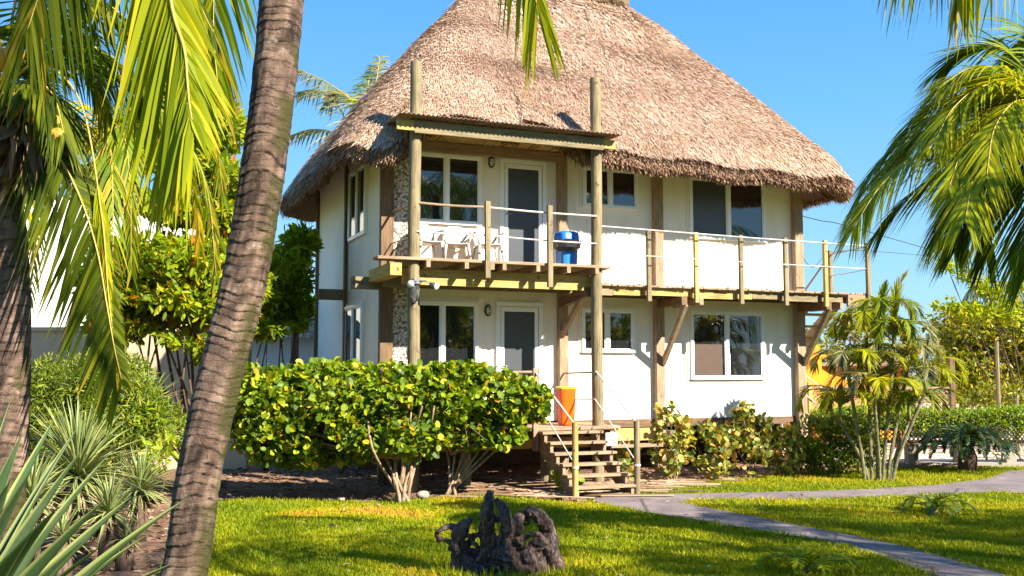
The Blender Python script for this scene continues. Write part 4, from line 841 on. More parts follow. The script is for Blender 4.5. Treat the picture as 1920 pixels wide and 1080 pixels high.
# ================================================================== ROSETTES
def blade(m, b, t, wd, sag=.1, fold=.35, ns=9, side=None, var=.3, twist=0, wmax=.35):
    b = np.array(b, float); t = np.array(t, float); L = np.linalg.norm(t - b); s = np.linspace(0, 1, ns); d = (t - b) / L
    c = b + (t - b) * s[:, None] + np.array((0, 0, 1.)) * (sag * L * np.sin(pi * s))[:, None]
    T = nrm(np.gradient(c, axis=0)); sd = np.cross(T, (0, 0, 1.)) if side is None else np.tile(side, (ns, 1)); sd = nrm(sd); nn = np.cross(sd, T)
    if twist: sd, nn = sd * cos(twist) + nn * sin(twist), nn * cos(twist) - sd * sin(twist)
    w = wd * np.where(s < wmax, .62 + .38 * np.sin(s / wmax * pi / 2), np.clip(1 - (s - wmax) / (1 - wmax), 0, 1) ** .8 + .0) * .5
    w[-1] = .0008
    cs = [-1, -.82, -.4, 0, .4, .82, 1]
    V = np.stack([c + sd * (w * x)[:, None] + nn * (w * fold * (x * x))[:, None] - nn * (0) for x in cs], 1).reshape(-1, 3); k = len(cs)
    Vb = V - np.repeat(nn, k, 0) * (np.tile([.05, .3, .8, 1, .8, .3, .05], ns) * np.repeat(w, k) * .22)[:, None]
    Q = np.array([[a * k + x, a * k + x + 1, (a + 1) * k + x + 1, (a + 1) * k + x] for a in range(ns - 1) for x in range(k - 1)]); n = len(V)
    m.add(np.vstack([V, Vb]), [Q, Q[:, ::-1] + n], var, 0, np.tile(np.abs(cs), ns * 2))
# big agave in the bottom left corner
ag = np.array((-2.02, 3.55, 0.)); AG = empty('agave', ag, label='large grey green agave with broad pointed blades in the bottom left corner', cat='agave')
m = MB(); m.tube([(0, 0, -.05), (0, 0, .35), (0, 0, .62)], [.12, .11, .08], 14, wob=.05); m.build('stem', 'dark_bark', AG, smooth=True)
AC = np.array((-2.02, 3.55, .55))
for x, y, Y, wd in ((26, 732, 3.75, .07), (42, 812, 3.3, .075), (102, 786, 3.6, .088), (148, 798, 3.9, .085), (152, 846, 3.35, .07), (206, 850, 3.6, .085), (200, 934, 3.2, .09), (248, 930, 3.55, .095), (357, 930, 3.75, .095), (206, 1012, 3.1, .06), (334, 1052, 3.3, .08),
                    (60, 880, 3.0, .085), (110, 950, 2.9, .09), (-60, 760, 3.6, .085), (-120, 850, 3.4, .09), (300, 1120, 3.2, .09), (120, 1090, 2.8, .09), (-20, 820, 3.15, .085), (0, 700, 4.0, .08), (-150, 1000, 3.0, .09), (240, 1200, 3.0, .09), (-100, 700, 4.1, .08), (70, 850, 3.75, .085), (180, 880, 3.8, .085), (280, 1000, 3.75, .085), (20, 900, 3.0, .09), (160, 1010, 3.3, .09), (60, 1000, 2.85, .09)):
    m = MB(); t = D(x, y, Y); d = nrm(t - AC); b = AC + d * .05; blade(m, b - ag, t - ag, wd * 1.3, sag=.05, fold=.5, ns=12, var=rng.uniform(0, .6), twist=rng.uniform(-.3, .45)); m.build('leaf', 'agave', AG, smooth=True, attrb='edge')
def yucca(x, y, Y, R, n, lab, wd=.035, up=.25, zb=None):
    c = D(x, y, Y); base = np.array((c[0], c[1], 0.)); r = empty('yucca', base, label=lab, cat='yucca', group='spiky yucca rosettes')
    m = MB(); m.tube([(0, 0, -.05), (0, 0, c[2])], [.09, .07], 12, wob=.08); m.build('stem', 'dark_bark', r, smooth=True)
    m = MB()
    for k in range(n):
        a = k * 2.39996; e = -.7 + 2.1 * (k / n) ** .85 + rng.normal() * .08; L = R * rng.uniform(.8, 1.1); d = np.array((cos(a) * cos(e), sin(a) * cos(e), sin(e)))
        blade(m, c - base + d * .03, c - base + d * L, wd * rng.uniform(.8, 1.2), sag=.05 + .04 * cos(e), fold=.4, ns=6, var=rng.uniform(0, 1), wmax=.3)
    m.build('foliage', 'yucca', r, smooth=True, attrb='edge')
    m = MB(); N = 46; d = nrm(rng.normal(size=(N, 3)) * np.array((1, 1, .3)) + np.array((0, 0, -.9)))
    inst(m, SLIM[0], SLIM[1], np.tile(c - base - (0, 0, .05), (N, 1)), d, rng.normal(size=(N, 3)), R * rng.uniform(.3, .6, N) * np.ones(N), rng.uniform(0, 1, N)); m.build('dead_skirt', 'dry', r)
yucca(146, 893, 10.2, .80, 210, 'spiky pale yucca rosette right of the left palm trunk')
yucca(262, 918, 11.0, .50, 130, 'smaller spiky yucca rosette just left of the leaning trunk', .028)
yucca(278, 762, 13.5, .62, 60, 'yucca with upright blades standing behind the fine leaved shrub')
yucca(205, 962, 9.4, .40, 80, 'mid sized yucca rosette between the large rosette and the leaning trunk', .028)
yucca(60, 935, 9.0, .45, 90, 'yucca rosette at the foot of the left palm trunk', .03)
yucca(118, 1005, 8.6, .30, 34, 'small yucca pup below the large rosette', .022)
yucca(236, 1010, 9.4, .26, 30, 'small yucca pup at the foot of the leaning trunk', .02)

# ================================================================== SHRUBS, HEDGES AND TREES
def shrub(name, base, blobs, n, tmpl, size, mat, lab, cat='shrub', group=None, gap=.0, gsc=2.5, shell=.6, r0=.03, bmat='bark', limbn=3, v0=0, v1=1, vp=1, upb=.5, seed=1, sv=.35, stems=None, kname='foliage', tname='stem'):
    base = np.array(base, float); r = empty(name, base, label=lab, cat=cat, group=group)
    bl = [(np.array(c) - base, rd) for c, rd in blobs]
    m = MB(); limbs(m, (0, 0, -.03 if not stems else .62), bl, r0, limbn)
    if stems:
        for q, ra in stems: m.tube(curve([np.array(p) - base for p in q], 10), np.linspace(ra, ra * .45, 10), 7, wob=.06)
    m.build(tname, bmat, r, smooth=True)
    P, O = blobs_points(bl, n, gap, gsc, shell, seed); m = MB(); leaves(m, P, O, tmpl, size, sv, upb, v0, v1, vp); m.build(kname, mat, r)
    return r
def DB(lst, sc=1): return [(D(x, y, Y), rd) for x, y, Y, rd in lst]
# sea grape hedge in front of the porch
b1 = G(752, 944); st = []
for k in range(9):
    a = -1.1 + .27 * k; st.append(([b1 + (rng.normal() * .12, rng.normal() * .08, -.02), b1 + (.16 * a + rng.normal() * .04, .0, .35), b1 + (.34 * a + rng.normal() * .06, rng.normal() * .2, .75 + .1 * rng.random()), b1 + (.6 * a, rng.normal() * .3, 1.35)], .028))
shrub('sea_grape_shrub', b1, DB([(500, 762, 14.6, (.5, .6, .5)), (560, 748, 14.9, (.6, .7, .5)), (640, 750, 14.8, (.65, .75, .52)), (720, 750, 14.7, (.7, .75, .54)), (800, 752, 14.8, (.65, .7, .5)), (590, 800, 14.5, (.6, .6, .36)), (680, 808, 14.4, (.6, .6, .36)), (770, 812, 14.4, (.55, .6, .34)), (500, 815, 14.5, (.42, .5, .40)), (570, 845, 14.6, (.5, .5, .24)), (650, 850, 14.7, (.4, .4, .2)), (735, 770, 14.1, (.45, .3, .4)), (835, 745, 14.8, (.4, .5, .5)), (480, 790, 14.7, (.4, .5, .45)), (850, 705, 14.8, (.5, .5, .2)), (600, 705, 14.9, (.8, .6, .2)), (480, 712, 14.9, (.4, .5, .2)), (620, 770, 14.15, (.5, .3, .4))]),
      20000, ROUND, .086, 'seagrape', 'clipped round leaved sea grape hedge with forked pale trunks left of the stairs', 'hedge', gap=-.62, gsc=4, r0=.024, upb=.55, stems=st, seed=4, tname='trunk', sv=.5)
b2 = G(846, 932); st = []
for k in range(7):
    a = -.5 + .28 * k; st.append(([b2 + (rng.normal() * .08, rng.normal() * .08, -.02), b2 + (.15 * a + .05, .0, .3), b2 + (.45 * a + .15, .1, .7), b2 + (.8 * a + .2, .1, 1.15)], .024))
shrub('sea_grape_shrub', b2, DB([(880, 745, 15.0, (.6, .6, .48)), (945, 745, 15.0, (.5, .5, .42)), (990, 748, 15.0, (.30, .4, .30)), (880, 800, 14.7, (.5, .5, .34)), (940, 800, 14.7, (.35, .4, .3)), (850, 770, 14.5, (.4, .4, .4)), (1012, 765, 14.9, (.12, .25, .18))]),
      7000, ROUND, .095, 'seagrape', 'looser sea grape bush with big bright leaves touching the stair rail', 'shrub', gap=-.4, gsc=4, r0=.02, upb=.5, stems=st, seed=6, tname='trunk')
for x, y, k in ((1062, 905, 1),):
    b = G(x, y + 22); shrub('sea_grape_seedling', b, [(b + (0, 0, .22), (.22, .15, .2))], 26, ROUND, .12, 'seagrape', ('sea grape seedling hanging left of the driftwood tip', 'bright green seedling on the soil beside the stair', 'small seedling on the soil under the hedge')[k], 'seedling', 'sea grape seedlings', r0=.006, v0=.6, v1=.85)
# yellowing sea grapes along the right of the house front
for k, (x, ty, by, wd, n) in enumerate(((1176, 800, 905, .22, 90), (1262, 748, 905, .36, 300), (1340, 790, 903, .42, 380), (1405, 748, 900, .42, 420), (1470, 775, 895, .34, 360))):
    b = G(x, by); Y = b[1]; h = D(x, ty, Y)[2]
    bl = [(b + (0, 0, h * .42), (wd, .35, h * .34)), (b + (-.08, 0, h * .76), (wd * .45, .25, h * .22)), (b + (wd * .55, .1, h * .62), (wd * .4, .25, h * .2)), (b + (-wd * .55, .1, h * .5), (wd * .45, .25, h * .22))]
    shrub('sea_grape_bush', b, bl, int(n * 2.1), ROUND, .09, 'seagrape_autumn', ('yellowing sea grape bush right beside the front stair rail', 'yellowing sea grape bush by the second wall post with a tall twig', 'low yellowing sea grape bush between two taller ones', 'tall yellowing sea grape bush below the right window', 'yellowing sea grape bush next to the dense green shrub')[k], 'bush', 'yellowing sea grape bushes', gap=-.3, gsc=5, r0=.012, limbn=4, seed=k, sv=.4)
# dense green shrub and the clipped hedge on its lattice fence
b = G(1560, 886); shrub('green_shrub', b, DB([(1530, 822, 18.3, (.5, .5, .42)), (1590, 815, 18.4, (.5, .5, .45)), (1560, 855, 18.1, (.6, .4, .28)), (1510, 850, 18.2, (.35, .35, .28)), (1620, 845, 18.3, (.4, .35, .3))]), 5200, OVAL, .085, 'fineleaf', 'dense dark green shrub right of the house corner', seed=3, gap=-.7, r0=.02)
FN = empty('garden_fence', (6.5, 20.0, 0), label='low lattice fence on stone piers carrying the clipped hedge at right', cat='fence')
def lattice(m, x0, x1, z0, z1, step, w_, t, y=0.):
    for sg in (1, -1):
        x = x0 - (z1 - z0)
        while x < x1 + (z1 - z0):
            a = [x, z0]; c = [x + (z1 - z0), z1]
            if sg < 0: a, c = [x + (z1 - z0), z0], [x, z1]
            (ax, az), (cx, cz) = a, c
            # clip to the panel
            if ax > cx: ax, az, cx, cz = cx, cz, ax, az
            s_ = (cz - az) / (cx - ax)
            if ax < x0: az += s_ * (x0 - ax); ax = x0
            if cx > x1: cz += s_ * (x1 - cx); cx = x1
            if cx - ax > .02: m.beam((ax, y + sg * t, az), (cx, y + sg * t, cz), w_, t * 1.6, up=(0, 1, 0)) if False else m.beam((ax, y + sg * t, az), (cx, y + sg * t, cz), t * 1.6, w_)
            x += step
m = MB(); lattice(m, -1.0, 5.8, .50, .80, .085, .02, .006); m.build('lattice', 'redx', FN)
m = MB(); m.box((-1.0, -.05, .44), (5.8, .05, .498)); m.box((-1.0, -.05, .80), (5.8, .05, .85)); m.build('rail', 'redx', FN)
for x in (.25, 1.3, 2.25, 3.2, 4.15, 5.1): m = MB(); m.box((x - .1, -.12, -.1), (x + .1, .12, .44)); bevel(m.build('pier', 'concrete', FN), .015)
m = MB(); m.box((-1.2, -.2, -.05), (6.0, .2, .07)); m.build('kerb', 'concrete', FN)
HK = empty('clipped_hedge', (6.5, 20.0, .8), label='bright clipped hedge along the top of the lattice fence', cat='hedge')
m = MB(); N = 15000; P = np.stack([rng.uniform(-.6, 6.4, N), rng.uniform(-.38, .38, N), rng.uniform(-.22, .30, N) ], 1); sh = rng.uniform(0, 1, N)
P[:, 2] = np.where(sh < .4, .27 + rng.normal(size=N) * .03, P[:, 2]); P[:, 1] = np.where((sh > .4) & (sh < .8), -.36 + rng.normal(size=N) * .05, P[:, 1]); P[:, 2] += .04 * np.sin(P[:, 0] * 2.1); P = P[(P[:, 2] > -.12 + .10 * np.sin(P[:, 0] * 3)) ]
leaves(m, P, np.tile((0, -.4, .6), (len(P), 1)), OVAL, .06, v0=0, v1=1); m.build('foliage', 'hedgeleaf', HK)
m = MB(); m.box((-.5, -.22, -.1), (6.3, .22, .2)); 
for k in range(12): m.tube([(-.4 + .6 * k, 0, -.2), (-.3 + .6 * k, .05, .1), (-.35 + .6 * k, 0, .25)], .015, 5)
m.build('branches', 'dark_bark', HK)
# cycad in front of the hedge and small cycads on the lawn
def cycad(b, h, R, n, lab, mat='cycad', wd=.012, L=.13, r=.16, drop=.5, name='cycad', nl=34, el=(.2, 1.1)):
    b = np.array(b, float); e = empty(name, b, label=lab, cat='cycad'); m = MB(); m.tube([(0, 0, -.05), (0, 0, h * .6), (0, 0, h)], [r, r * 1.1, r * .7], 16, wob=.06); m.build('trunk', 'dark_bark', e, smooth=True)
    for k in range(n): frond(e, arch((0, 0, h), k * 2.39996, R * rng.uniform(.85, 1.1), el[0] + (el[1] - el[0]) * k / n, drop * R), mat, 'rachis_green', L=L, n=nl, wd=wd, droop=.0, g=.05, ang=1.0, rr=.008, ns=2, tipw=.3)
    return e
cycad(G(1815, 884), .45, 1.0, 46, 'dark green cycad with a thick black trunk in front of the clipped hedge', wd=.024, L=.17, drop=.22, nl=44, el=(.05, 1.15))
cycad(G(1752, 966), .07, .52, 11, 'low cycad with arching fronds on the right lawn', 'fineleaf', .024, .12, .05, .5, nl=30)
cycad(G(1512, 1082), .05, .46, 8, 'young palm seedling with spread fronds at the bottom edge of the lawn', 'frond_yellow', .030, .13, .03, .12, name='palm_seedling', nl=24, el=(.5, 1.2))
# clumping areca palm
bF = G(1648, 902); AR = empty('areca_palm', bF, label='clump of slender ringed cane palms with feathery fronds right of the house', cat='palm tree')
for k, (bx, tx, ty, dy) in enumerate(((1622, 1592, 715, -.2), (1635, 1625, 650, .1), (1645, 1650, 620, 0), (1655, 1676, 665, -.25), (1664, 1700, 700, .2), (1672, 1735, 735, -.1), (1650, 1640, 760, -.35), (1630, 1575, 790, .3), (1668, 1705, 790, .1))):
    a = G(bx, 902) - bF; c = D(tx, ty, bF[1] + dy) - bF; q = curve([a + (0, 0, -.03), a * .8 + c * .2 + (0, 0, .1), a * .3 + c * .7 + (0, 0, .05), c], 26); m = MB(); rr_ = np.where(np.arange(26) % 3 == 0, .034, .028); m.tube(q, rr_, 10); s_ = m.build('cane', 'areca_stem', AR)
    m = MB(); m.tube([c, c + (0, 0, .15), c + (0, 0, .38)], [.036, .032, .016], 10); m.build('crownshaft', 'rachis_green', s_, smooth=True)
    for j in range(8): frond(AR, arch(c + (0, 0, .22), j * 2.39996 + k, rng.uniform(.65, 1.0), .6 + .85 * ((j * 5) % 8) / 8, .05 + .22 * ((j * 3) % 5) / 5), ('frond', 'frond_pale', 'frond_yellow')[(j + k) % 3], 'rachis_green', L=.32, n=34, wd=.026, droop=.15, g=.3, ang=.8, rr=.009, ns=3, v0=.1, v1=.95)
frond(AR, [D(1680, 640, 17.4) - bF, D(1676, 590, 17.4) - bF, D(1682, 545, 17.4) - bF, D(1700, 515, 17.4) - bF], 'frond_yellow', 'rachis_green', L=.34, n=40, wd=.03, droop=-.2, g=.1, ang=.4, v1=1)
frond(AR, [D(1650, 640, 17.4) - bF, D(1652, 590, 17.4) - bF, D(1655, 555, 17.4) - bF, D(1662, 535, 17.4) - bF], 'frond', 'rachis_green', L=.32, n=40, wd=.03, droop=-.2, g=.1, ang=.4, v1=1)
# left side planting
b = G(190, 1010) * 0 + np.array((-5.4, 12.6, 0)); shrub('fine_leaved_shrub', b, DB([(120, 740, 12.8, (.62, .7, .5)), (200, 735, 12.6, (.6, .7, .52)), (250, 790, 12.3, (.5, .5, .45)), (170, 820, 12.2, (.6, .5, .5)), (95, 800, 12.6, (.5, .5, .5)), (300, 800, 12.9, (.32, .4, .35))]), 30000, SLIM, .085, 'fineleaf', 'fine leaved bright green shrub between the two left trunks', gap=-.7, gsc=4, r0=.02, upb=.9, seed=2)
b = np.array((-4.75, 12.3, 0)); shrub('croton', b, DB([(285, 855, 12.0, (.2, .2, .18)), (310, 838, 12.0, (.16, .2, .16)), (280, 782, 12.1, (.14, .2, .12))]), 170, OVAL, .10, 'hedgeleaf', 'small plant with yellow green leaves beside the leaning trunk', 'plant', v0=.7, v1=1, r0=.01)
bG = np.array((-5.0, 16.5, 0)); shrub('almond_tree', bG, DB([(240, 500, 15.4, (.6, .8, .42)), (310, 495, 15.5, (.7, .9, .42)), (390, 500, 15.8, (.7, .9, .45)), (440, 520, 16, (.5, .8, .5)), (240, 570, 15.3, (.55, .8, .42)), (320, 570, 15.5, (.65, .8, .42)), (400, 580, 15.8, (.6, .8, .45)), (345, 628, 15.3, (.32, .4, .16)), (400, 630, 15.3, (.25, .3, .18)), (375, 655, 15.2, (.14, .2, .12)), (220, 620, 15.4, (.4, .4, .2)),
    (400, 400, 15.8, (.42, .6, .22)), (340, 400, 15.6, (.34, .5, .18)), (430, 340, 15.8, (.45, .5, .3)), (380, 320, 15.8, (.5, .5, .3)), (440, 430, 15.9, (.3, .4, .3)), (290, 385, 15.6, (.3, .4, .15)), (300, 270, 15.9, (.7, .8, .5)), (390, 235, 16.1, (.6, .8, .5)), (345, 200, 16.2, (.6, .8, .4)), (195, 540, 15.4, (.4, .5, .4))]),  # topmost clumps added behind the fronds, out of view, to shade the garden wall
    24000, OVAL, .15, 'almond', 'spreading tropical almond tree with broad bright leaves behind the leaning trunk', 'tree', gap=-.62, gsc=2.8, r0=.03, bmat='dark_bark', limbn=1, upb=.9, seed=9, kname='crown', tname='trunk', shell=.7, v0=.15)
bG = np.array((-4.55, 18.9, 0)); shrub('almond_tree', bG, DB([(530, 515, 18.4, (.5, .7, .55)), (562, 455, 18.7, (.30, .5, .28)), (545, 575, 18.6, (.42, .5, .22)), (500, 620, 18.0, (.3, .4, .12)), (560, 602, 18.4, (.2, .3, .12)), (515, 560, 18.2, (.4, .5, .35)), (500, 490, 18.2, (.35, .5, .3)), (520, 540, 18.3, (.4, .5, .3))]), 7500, OVAL, .15, 'almond', 'darker almond tree filling the gap between the leaning trunk and the house', 'tree', gap=-.6, gsc=2.8, r0=.022, bmat='dark_bark', limbn=1, upb=.9, seed=12, kname='crown', tname='trunk', shell=.7, v0=.05, v1=.9)
# right side trees
b = D(1870, 700, 29); b[2] = 0; shrub('broadleaf_tree', b, DB([(1800, 610, 28, (.9, 1, .55)), (1850, 640, 28.5, (1.2, 1.2, .8)), (1900, 620, 28, (1.1, 1, .9)), (1830, 710, 28, (1.1, 1, .7)), (1900, 710, 28.5, (1.2, 1, .9)), (1790, 680, 28, (.7, .8, .6)), (1950, 660, 28, (1.2, 1, 1.1))]), 15000, OVAL, .15, 'treeleaf', 'dense yellow green tree beyond the clipped hedge at the right edge', 'tree', gap=-.6, gsc=1.6, r0=.05, bmat='dark_bark', limbn=1, kname='crown', tname='trunk', seed=5)
b = D(1960, 700, 25); b[2] = 0; shrub('broadleaf_tree', b, DB([(1775, 497, 24, (.22, .3, .14)), (1812, 515, 24, (.3, .3, .16)), (1850, 540, 24, (.32, .3, .16)), (1895, 560, 24, (.45, .4, .26)), (1770, 570, 24, (.28, .3, .14)), (1810, 582, 24, (.4, .3, .18)), (1870, 590, 24, (.6, .4, .25)), (1930, 530, 24, (.4, .4, .3))]), 1900, OVAL, .14, 'almond', 'tree with long leafy branches reaching left above the dense tree', 'tree', gap=-.3, gsc=3, r0=.022, bmat='dark_bark', limbn=1, kname='crown', tname='trunk', seed=7, v0=.4, v1=.95)
b = D(1570, 640, 31); b[2] = 0; shrub('dry_tree', b, DB([(1560, 640, 31, (1.0, 1, .7)), (1610, 620, 31, (.9, 1, .6)), (1530, 670, 30.5, (.6, .8, .5)), (1690, 670, 31, (1.4, 1, .8)), (1740, 640, 31, (1.1, 1, .8)), (1650, 690, 30.5, (1.2, .8, .6))]), 5200, OVAL, .13, 'seagrape_autumn', 'sparse dry twiggy tree behind the cane palms', 'tree', gap=-.2, gsc=2.2, r0=.05, bmat='bark', limbn=12, kname='crown', tname='trunk', seed=8)
b = D(1900, 760, 23.5); b[2] = 0; shrub('dry_shrub', b, DB([(1880, 745, 23.5, (.9, .5, .35)), (1830, 760, 23.5, (.5, .4, .25)), (1940, 740, 23.5, (.7, .4, .4))]), 1500, OVAL, .1, 'treeleaf', 'tangled shrub behind the clipped hedge at the right edge', gap=-.3, r0=.02, limbn=10)

# ================================================================== BACKGROUND BUILDINGS AND FENCES
def blockobj(name, lab, cat, base, parts_): 
    r = empty(name, base, label=lab, cat=cat)
    for nm, lo, hi, mt in parts_: m = MB(); m.box(lo, hi); bevel(m.build(nm, mt, r), .01)
    return r
blockobj('garden_wall', 'long beige garden wall behind the shrubs at left', 'wall', (-10, 18.9, 0), [('masonry', (-3, 0, -.1), (5.1, .22, 2.58), 'stucco_beige'), ('coping', (-3.05, -.04, 2.58), (5.14, .26, 2.66), 'stucco_beige')])
hut = blockobj('white_outbuilding', 'low white outbuilding with grey thatch left of the house', 'building', (-4.9, 23.3, 0), [('wall', (-1.6, 0, -.1), (2.6, 2.5, 2.78), 'stucco_white2')])
m = MB(); N = 5000; u_ = rng.uniform(-1.9, 2.9, N); t_ = rng.uniform(0, 1, N); P = np.stack([u_, -.35 + 1.6 * t_, 2.72 + .75 * t_], 1)
m.add([(-1.9, -.35, 2.74), (2.9, -.35, 2.74), (2.9, 1.25, 3.46), (-1.9, 1.25, 3.46), (-1.9, 2.85, 2.74), (2.9, 2.85, 2.74)], np.array([[0, 1, 2, 3], [3, 2, 5, 4]]), .3)
inst(m, SLIM[0], SLIM[1], P, np.stack([rng.normal(size=N) * .2, -np.ones(N), -.5 * np.ones(N)], 1), np.tile((0, -.4, 1.), (N, 1)), np.full(N, .28), rng.uniform(.2, .9, N)); m.build('thatched_roof', 'thatch', hut)
wb = blockobj('white_villa', 'bright white villa wall behind the almond tree', 'building', (-14.2, 33, 0), [('wall', (-3.6, 0, -.1), (4.6, 6, 7.6), 'stucco_white2'), ('window_recess', (1.5, -.01, 4.6), (2.15, .1, 5.4), 'stucco_beige'), ('door_recess', (1.6, -.012, 2.0), (2.4, .1, 4.4), 'stucco_beige')])
m = MB(); 
for k in range(12): m.tube([(1.15 + k * .1, -.62, 5.50), (1.15 + k * .1, -.02, 5.86)], .055, 8)
aw = m.build('tiled_awning', 'terracotta', wb, smooth=False); m = MB(); m.box((1.1, -.55, 5.40), (2.3, -.01, 5.47)); m.build('awning_beam', 'redx', aw)
# orange wall with a curved top
ob = D(1500, 700, 27); ob[2] = 0
pl = [(1470, 640), (1503, 640), (1535, 648), (1540, 672), (1541, 692), (1556, 702), (1580, 708), (1610, 716), (1640, 728), (1690, 730), (1690, 800)]; zs = [D(x, y, 27) - ob for x, y in pl]; zs[-1][2] = -.1
pts = [(zs[0][0], -.1)] + [(p[0], p[2]) for p in zs]; n = len(pts); me = bpy.data.meshes.new('orange_wall'); me.from_pydata([(x, 0, z) for x, z in pts] + [(x, .3, z) for x, z in pts], [], [list(range(n)), list(range(n, 2 * n))[::-1]] + [[i, i + n, (i + 1) % n + n, (i + 1) % n] for i in range(n)])
me.materials.append(M['stucco_orange']); me.shade_flat(); me.update(); o = bpy.data.objects.new('orange_wall', me); S.collection.objects.link(o); o.location = ob; tag(o, 'bright orange garden wall with a stepped curved top beyond the side stair', 'wall')
m = MB(); m.tube(curve([D(1513, 700, 26.8) - ob, D(1517, 682, 26.8) - ob, D(1530, 672, 26.8) - ob, D(1548, 668, 26.8) - ob], 10), .05, 8); m.build('arch_trim', 'stucco_orange', o)
LF = empty('lattice_fence', (7.0, 24.4, 0), label='brown diagonal lattice fence in front of the orange wall', cat='fence')
m = MB(); lattice(m, -.6, 3.5, .7, 1.42, .13, .03, .008); m.build('lattice', 'redx', LF)
m = MB(); m.box((-.6, -.04, 1.42), (3.5, .04, 1.48)); m.box((-.6, -.04, .62), (3.5, .04, .698)); m.build('rail', 'redx', LF)
for x, h in ((-.62, 1.7), (.9, 1.5), (2.2, 1.5), (3.55, 2.2)): m = MB(); m.box((x - .06, -.06, -.1), (x + .06, .06, h)); bevel(m.build('fence_post', 'darkz', LF))
rb = blockobj('brick_hut', 'small reddish hut with a pale door half hidden behind the cane palms', 'building', (9.5, 29, 0), [('wall', (-.8, 0, -.1), (1.6, 2, 2.0), 'terracotta'), ('door', (-.1, -.03, .1), (.45, -.002, 1.75), 'white_paint'), ('roof', (-1, -.3, 2.0), (1.9, 2.2, 2.1), 'redx')])
for k, (x, t, b_) in enumerate(((1872, 640, 860), (1905, 740, 860))):
    p = D(x, 760, 23); p[2] = 0; h = D(x, t, 23)[2]; m = MB(); m.tube([(0, 0, -.1), (.01, 0, h)], .05, 8); o = m.build('pole', 'greenz'); o.location = p; tag(o, ('thin tall pole among the trees at right', 'short pole at the right edge behind the hedge')[k], 'pole')
m = MB(); a = HW(8.2, .3, 5.0); q = [a, D(1540, 414, 24), D(1590, 424, 26), D(1750, 470, 34)]; m.tube(curve(q, 20), .012, 5); m.tube(curve([HW(8.2, .3, 4.9), D(1520, 500, 24), D(1580, 470, 26), D(1750, 480, 34)], 20), .008, 5); o = m.build('overhead_cable', 'cable'); tag(o, 'thin overhead cables running from the right house corner', 'cable')
sheet_ = sheet('courtyard', np.array([(5.2, 20.4), (30, 20.4), (30, 60), (5.2, 60)]), .034, 'sand'); tag(sheet_, kind='structure')

# ================================================================== DRIFTWOOD STUMP
sc = 9.2 / F; SB = np.array((-.07, 9.2, 0.))
SW = empty('driftwood_stump', SB, label='gnarled dark driftwood root standing on the lawn in front', cat='driftwood')
m = MB()
def sp(x, y, dy=0): p = D(x, y, 9.2); return np.array((p[0] - SB[0], dy, p[2]))
for pts, r in (([(862, 1085), (900, 1062), (950, 1060), (1000, 1066), (1045, 1088)], [30, 44, 46, 44, 24]), ([(868, 1075), (862, 1040), (858, 1010), (866, 990), (884, 974)], [26, 24, 17, 17, 5]), ([(862, 1000), (846, 988), (828, 991), (819, 1000), (823, 1018)], [9, 8, 6, 5, 4]), ([(822, 1006), (840, 1014), (858, 1024)], [4, 5, 7]),
               ([(850, 1090), (842, 1075), (835, 1088)], [16, 12, 9]), ([(872, 1030), (886, 1010), (897, 1003), (911, 988)], [8, 8, 6, 4]), ([(878, 1000), (884, 1012), (896, 1022)], [5, 6, 5]),
               ([(925, 1060), (916, 1020), (912, 975), (915, 945), (920, 922)], [30, 22, 17, 13, 8]), ([(940, 1050), (948, 1010), (950, 975), (941, 948), (931, 936)], [26, 18, 16, 12, 6]), ([(912, 960), (927, 970), (942, 974), (944, 986)], [8, 6, 6, 4]), ([(960, 1055), (960, 1010), (968, 985), (976, 964)], [30, 24, 18, 9]),
               ([(960, 1010), (940, 1030), (930, 1052), (945, 1062)], [20, 22, 22, 16]), ([(985, 985), (990, 966), (1000, 962), (1018, 978), (1030, 1005), (1036, 1040), (1046, 1078)], [10, 12, 14, 17, 18, 20, 22]), ([(1020, 1010), (1000, 1030), (990, 1050), (1010, 1070)], [14, 20, 22, 22]),
               ([(968, 1012), (985, 1004), (1004, 996), (1012, 1000)], [8, 7, 6, 7]), ([(1040, 1080), (1058, 1082), (1070, 1072)], [18, 14, 9]), ([(980, 1040), (1000, 1085), (1020, 1100)], [20, 18, 14]), ([(900, 1060), (890, 1090), (870, 1110)], [24, 18, 14])):
    k = len(pts); dy = rng.uniform(-.10, .10); q = curve([sp(x, y, dy + .05 * sin(i * 2.)) for i, (x, y) in enumerate(pts)], 4 * k); m.tube(q, np.interp(np.linspace(0, k - 1, 4 * k), range(k), [a * sc * .80 for a in r]), 10, wob=.12)
o = m.build('root_wood', 'driftwood', SW)
q = o.modifiers.new('merge', 'REMESH'); q.mode = 'VOXEL'; q.voxel_size = .007; q.use_smooth_shade = True
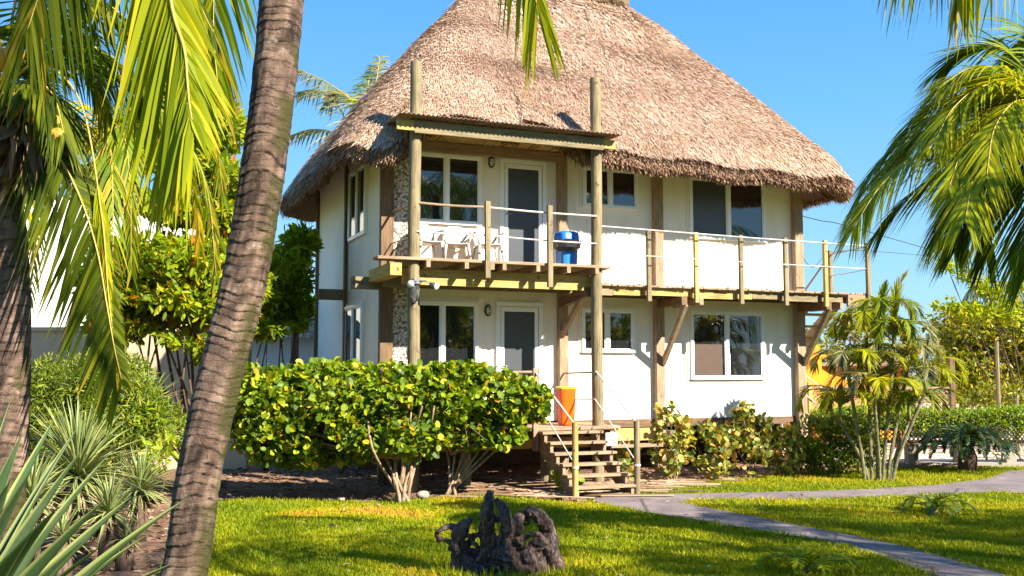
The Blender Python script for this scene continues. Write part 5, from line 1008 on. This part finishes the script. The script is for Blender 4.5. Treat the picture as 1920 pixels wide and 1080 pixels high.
for tsz, stg, tp in ((.07, .018, 'CLOUDS'), (.02, .010, 'CLOUDS')):
    t = bpy.data.textures.new('knots', tp); t.noise_scale = tsz; q = o.modifiers.new('knots', 'DISPLACE'); q.texture = t; q.strength = stg; q.mid_level = .5; q.texture_coords = 'LOCAL'
m = MB(); N = 900; a = rng.uniform(0, 2 * pi, N); rr_ = 1 + .12 * rng.normal(size=N); P = np.stack([.02 + .58 * rr_ * np.cos(a), -.02 + .30 * rr_ * np.sin(a), np.zeros(N)], 1)
inst(m, np.array([[0, -.13, 0], [0, .13, 0], [.55, .10, .03], [.55, -.10, .03], [1, 0, .18]]), [[0, 1, 2, 3], [3, 2, 4]], P + SB, rng.normal(size=(N, 3)) * .4 + np.array((0, 0, 1)), rng.normal(size=(N, 3)) * np.array((1, 1, 0)), np.stack([rng.uniform(.07, .15, N), np.full(N, .06), np.full(N, .1)], 1), rng.uniform(.2, .8, N))
tag(m.build('long_grass', 'grass'), label='longer uncut grass round the foot of the driftwood root', cat='grass', kind='stuff')
m = MB(); q = curve([(-.12, -.32, 0), (-.08, -.30, .15), (-.02, -.3, .08), (.02, -.33, .0)], 10); m.tube(q, .004, 5); leaves(m, q[2:8], np.tile((0, -1, .5), (6, 1)), OVAL, .05); m.build('vine', 'fineleaf', SW)

# trees on the camera's side of the garden, seen only as reflections in the panes
for i, (x, y, h) in enumerate(((16, -10, 6.2), (22, -14, 7.0), (28, -12, 6.4), (31, -6, 5.8), (22, -7, 5.2), (11, -13, 6.0))):
    b = np.array((x, y, 0.)); shrub('broadleaf_tree', b, [(b + (0, 0, h * .35), (3.2, 3, h * .35)), (b + (1.6, .6, h * .62), (2.2, 2.2, h * .28)), (b + (-1.7, -.4, h * .68), (2.0, 2, h * .26))], 2600, OVAL, .42, 'treeleaf',
      ('tree behind the camera nearest the path', 'tallest tree behind the camera', 'tree behind the camera towards the right end of its row', 'last tree at the right end of the row behind the camera', 'small tree in front of the row behind the camera', 'first tree at the left end of the row behind the camera')[i], 'tree', gap=-.8, r0=.12, bmat='dark_bark', kname='crown', tname='trunk', seed=i)
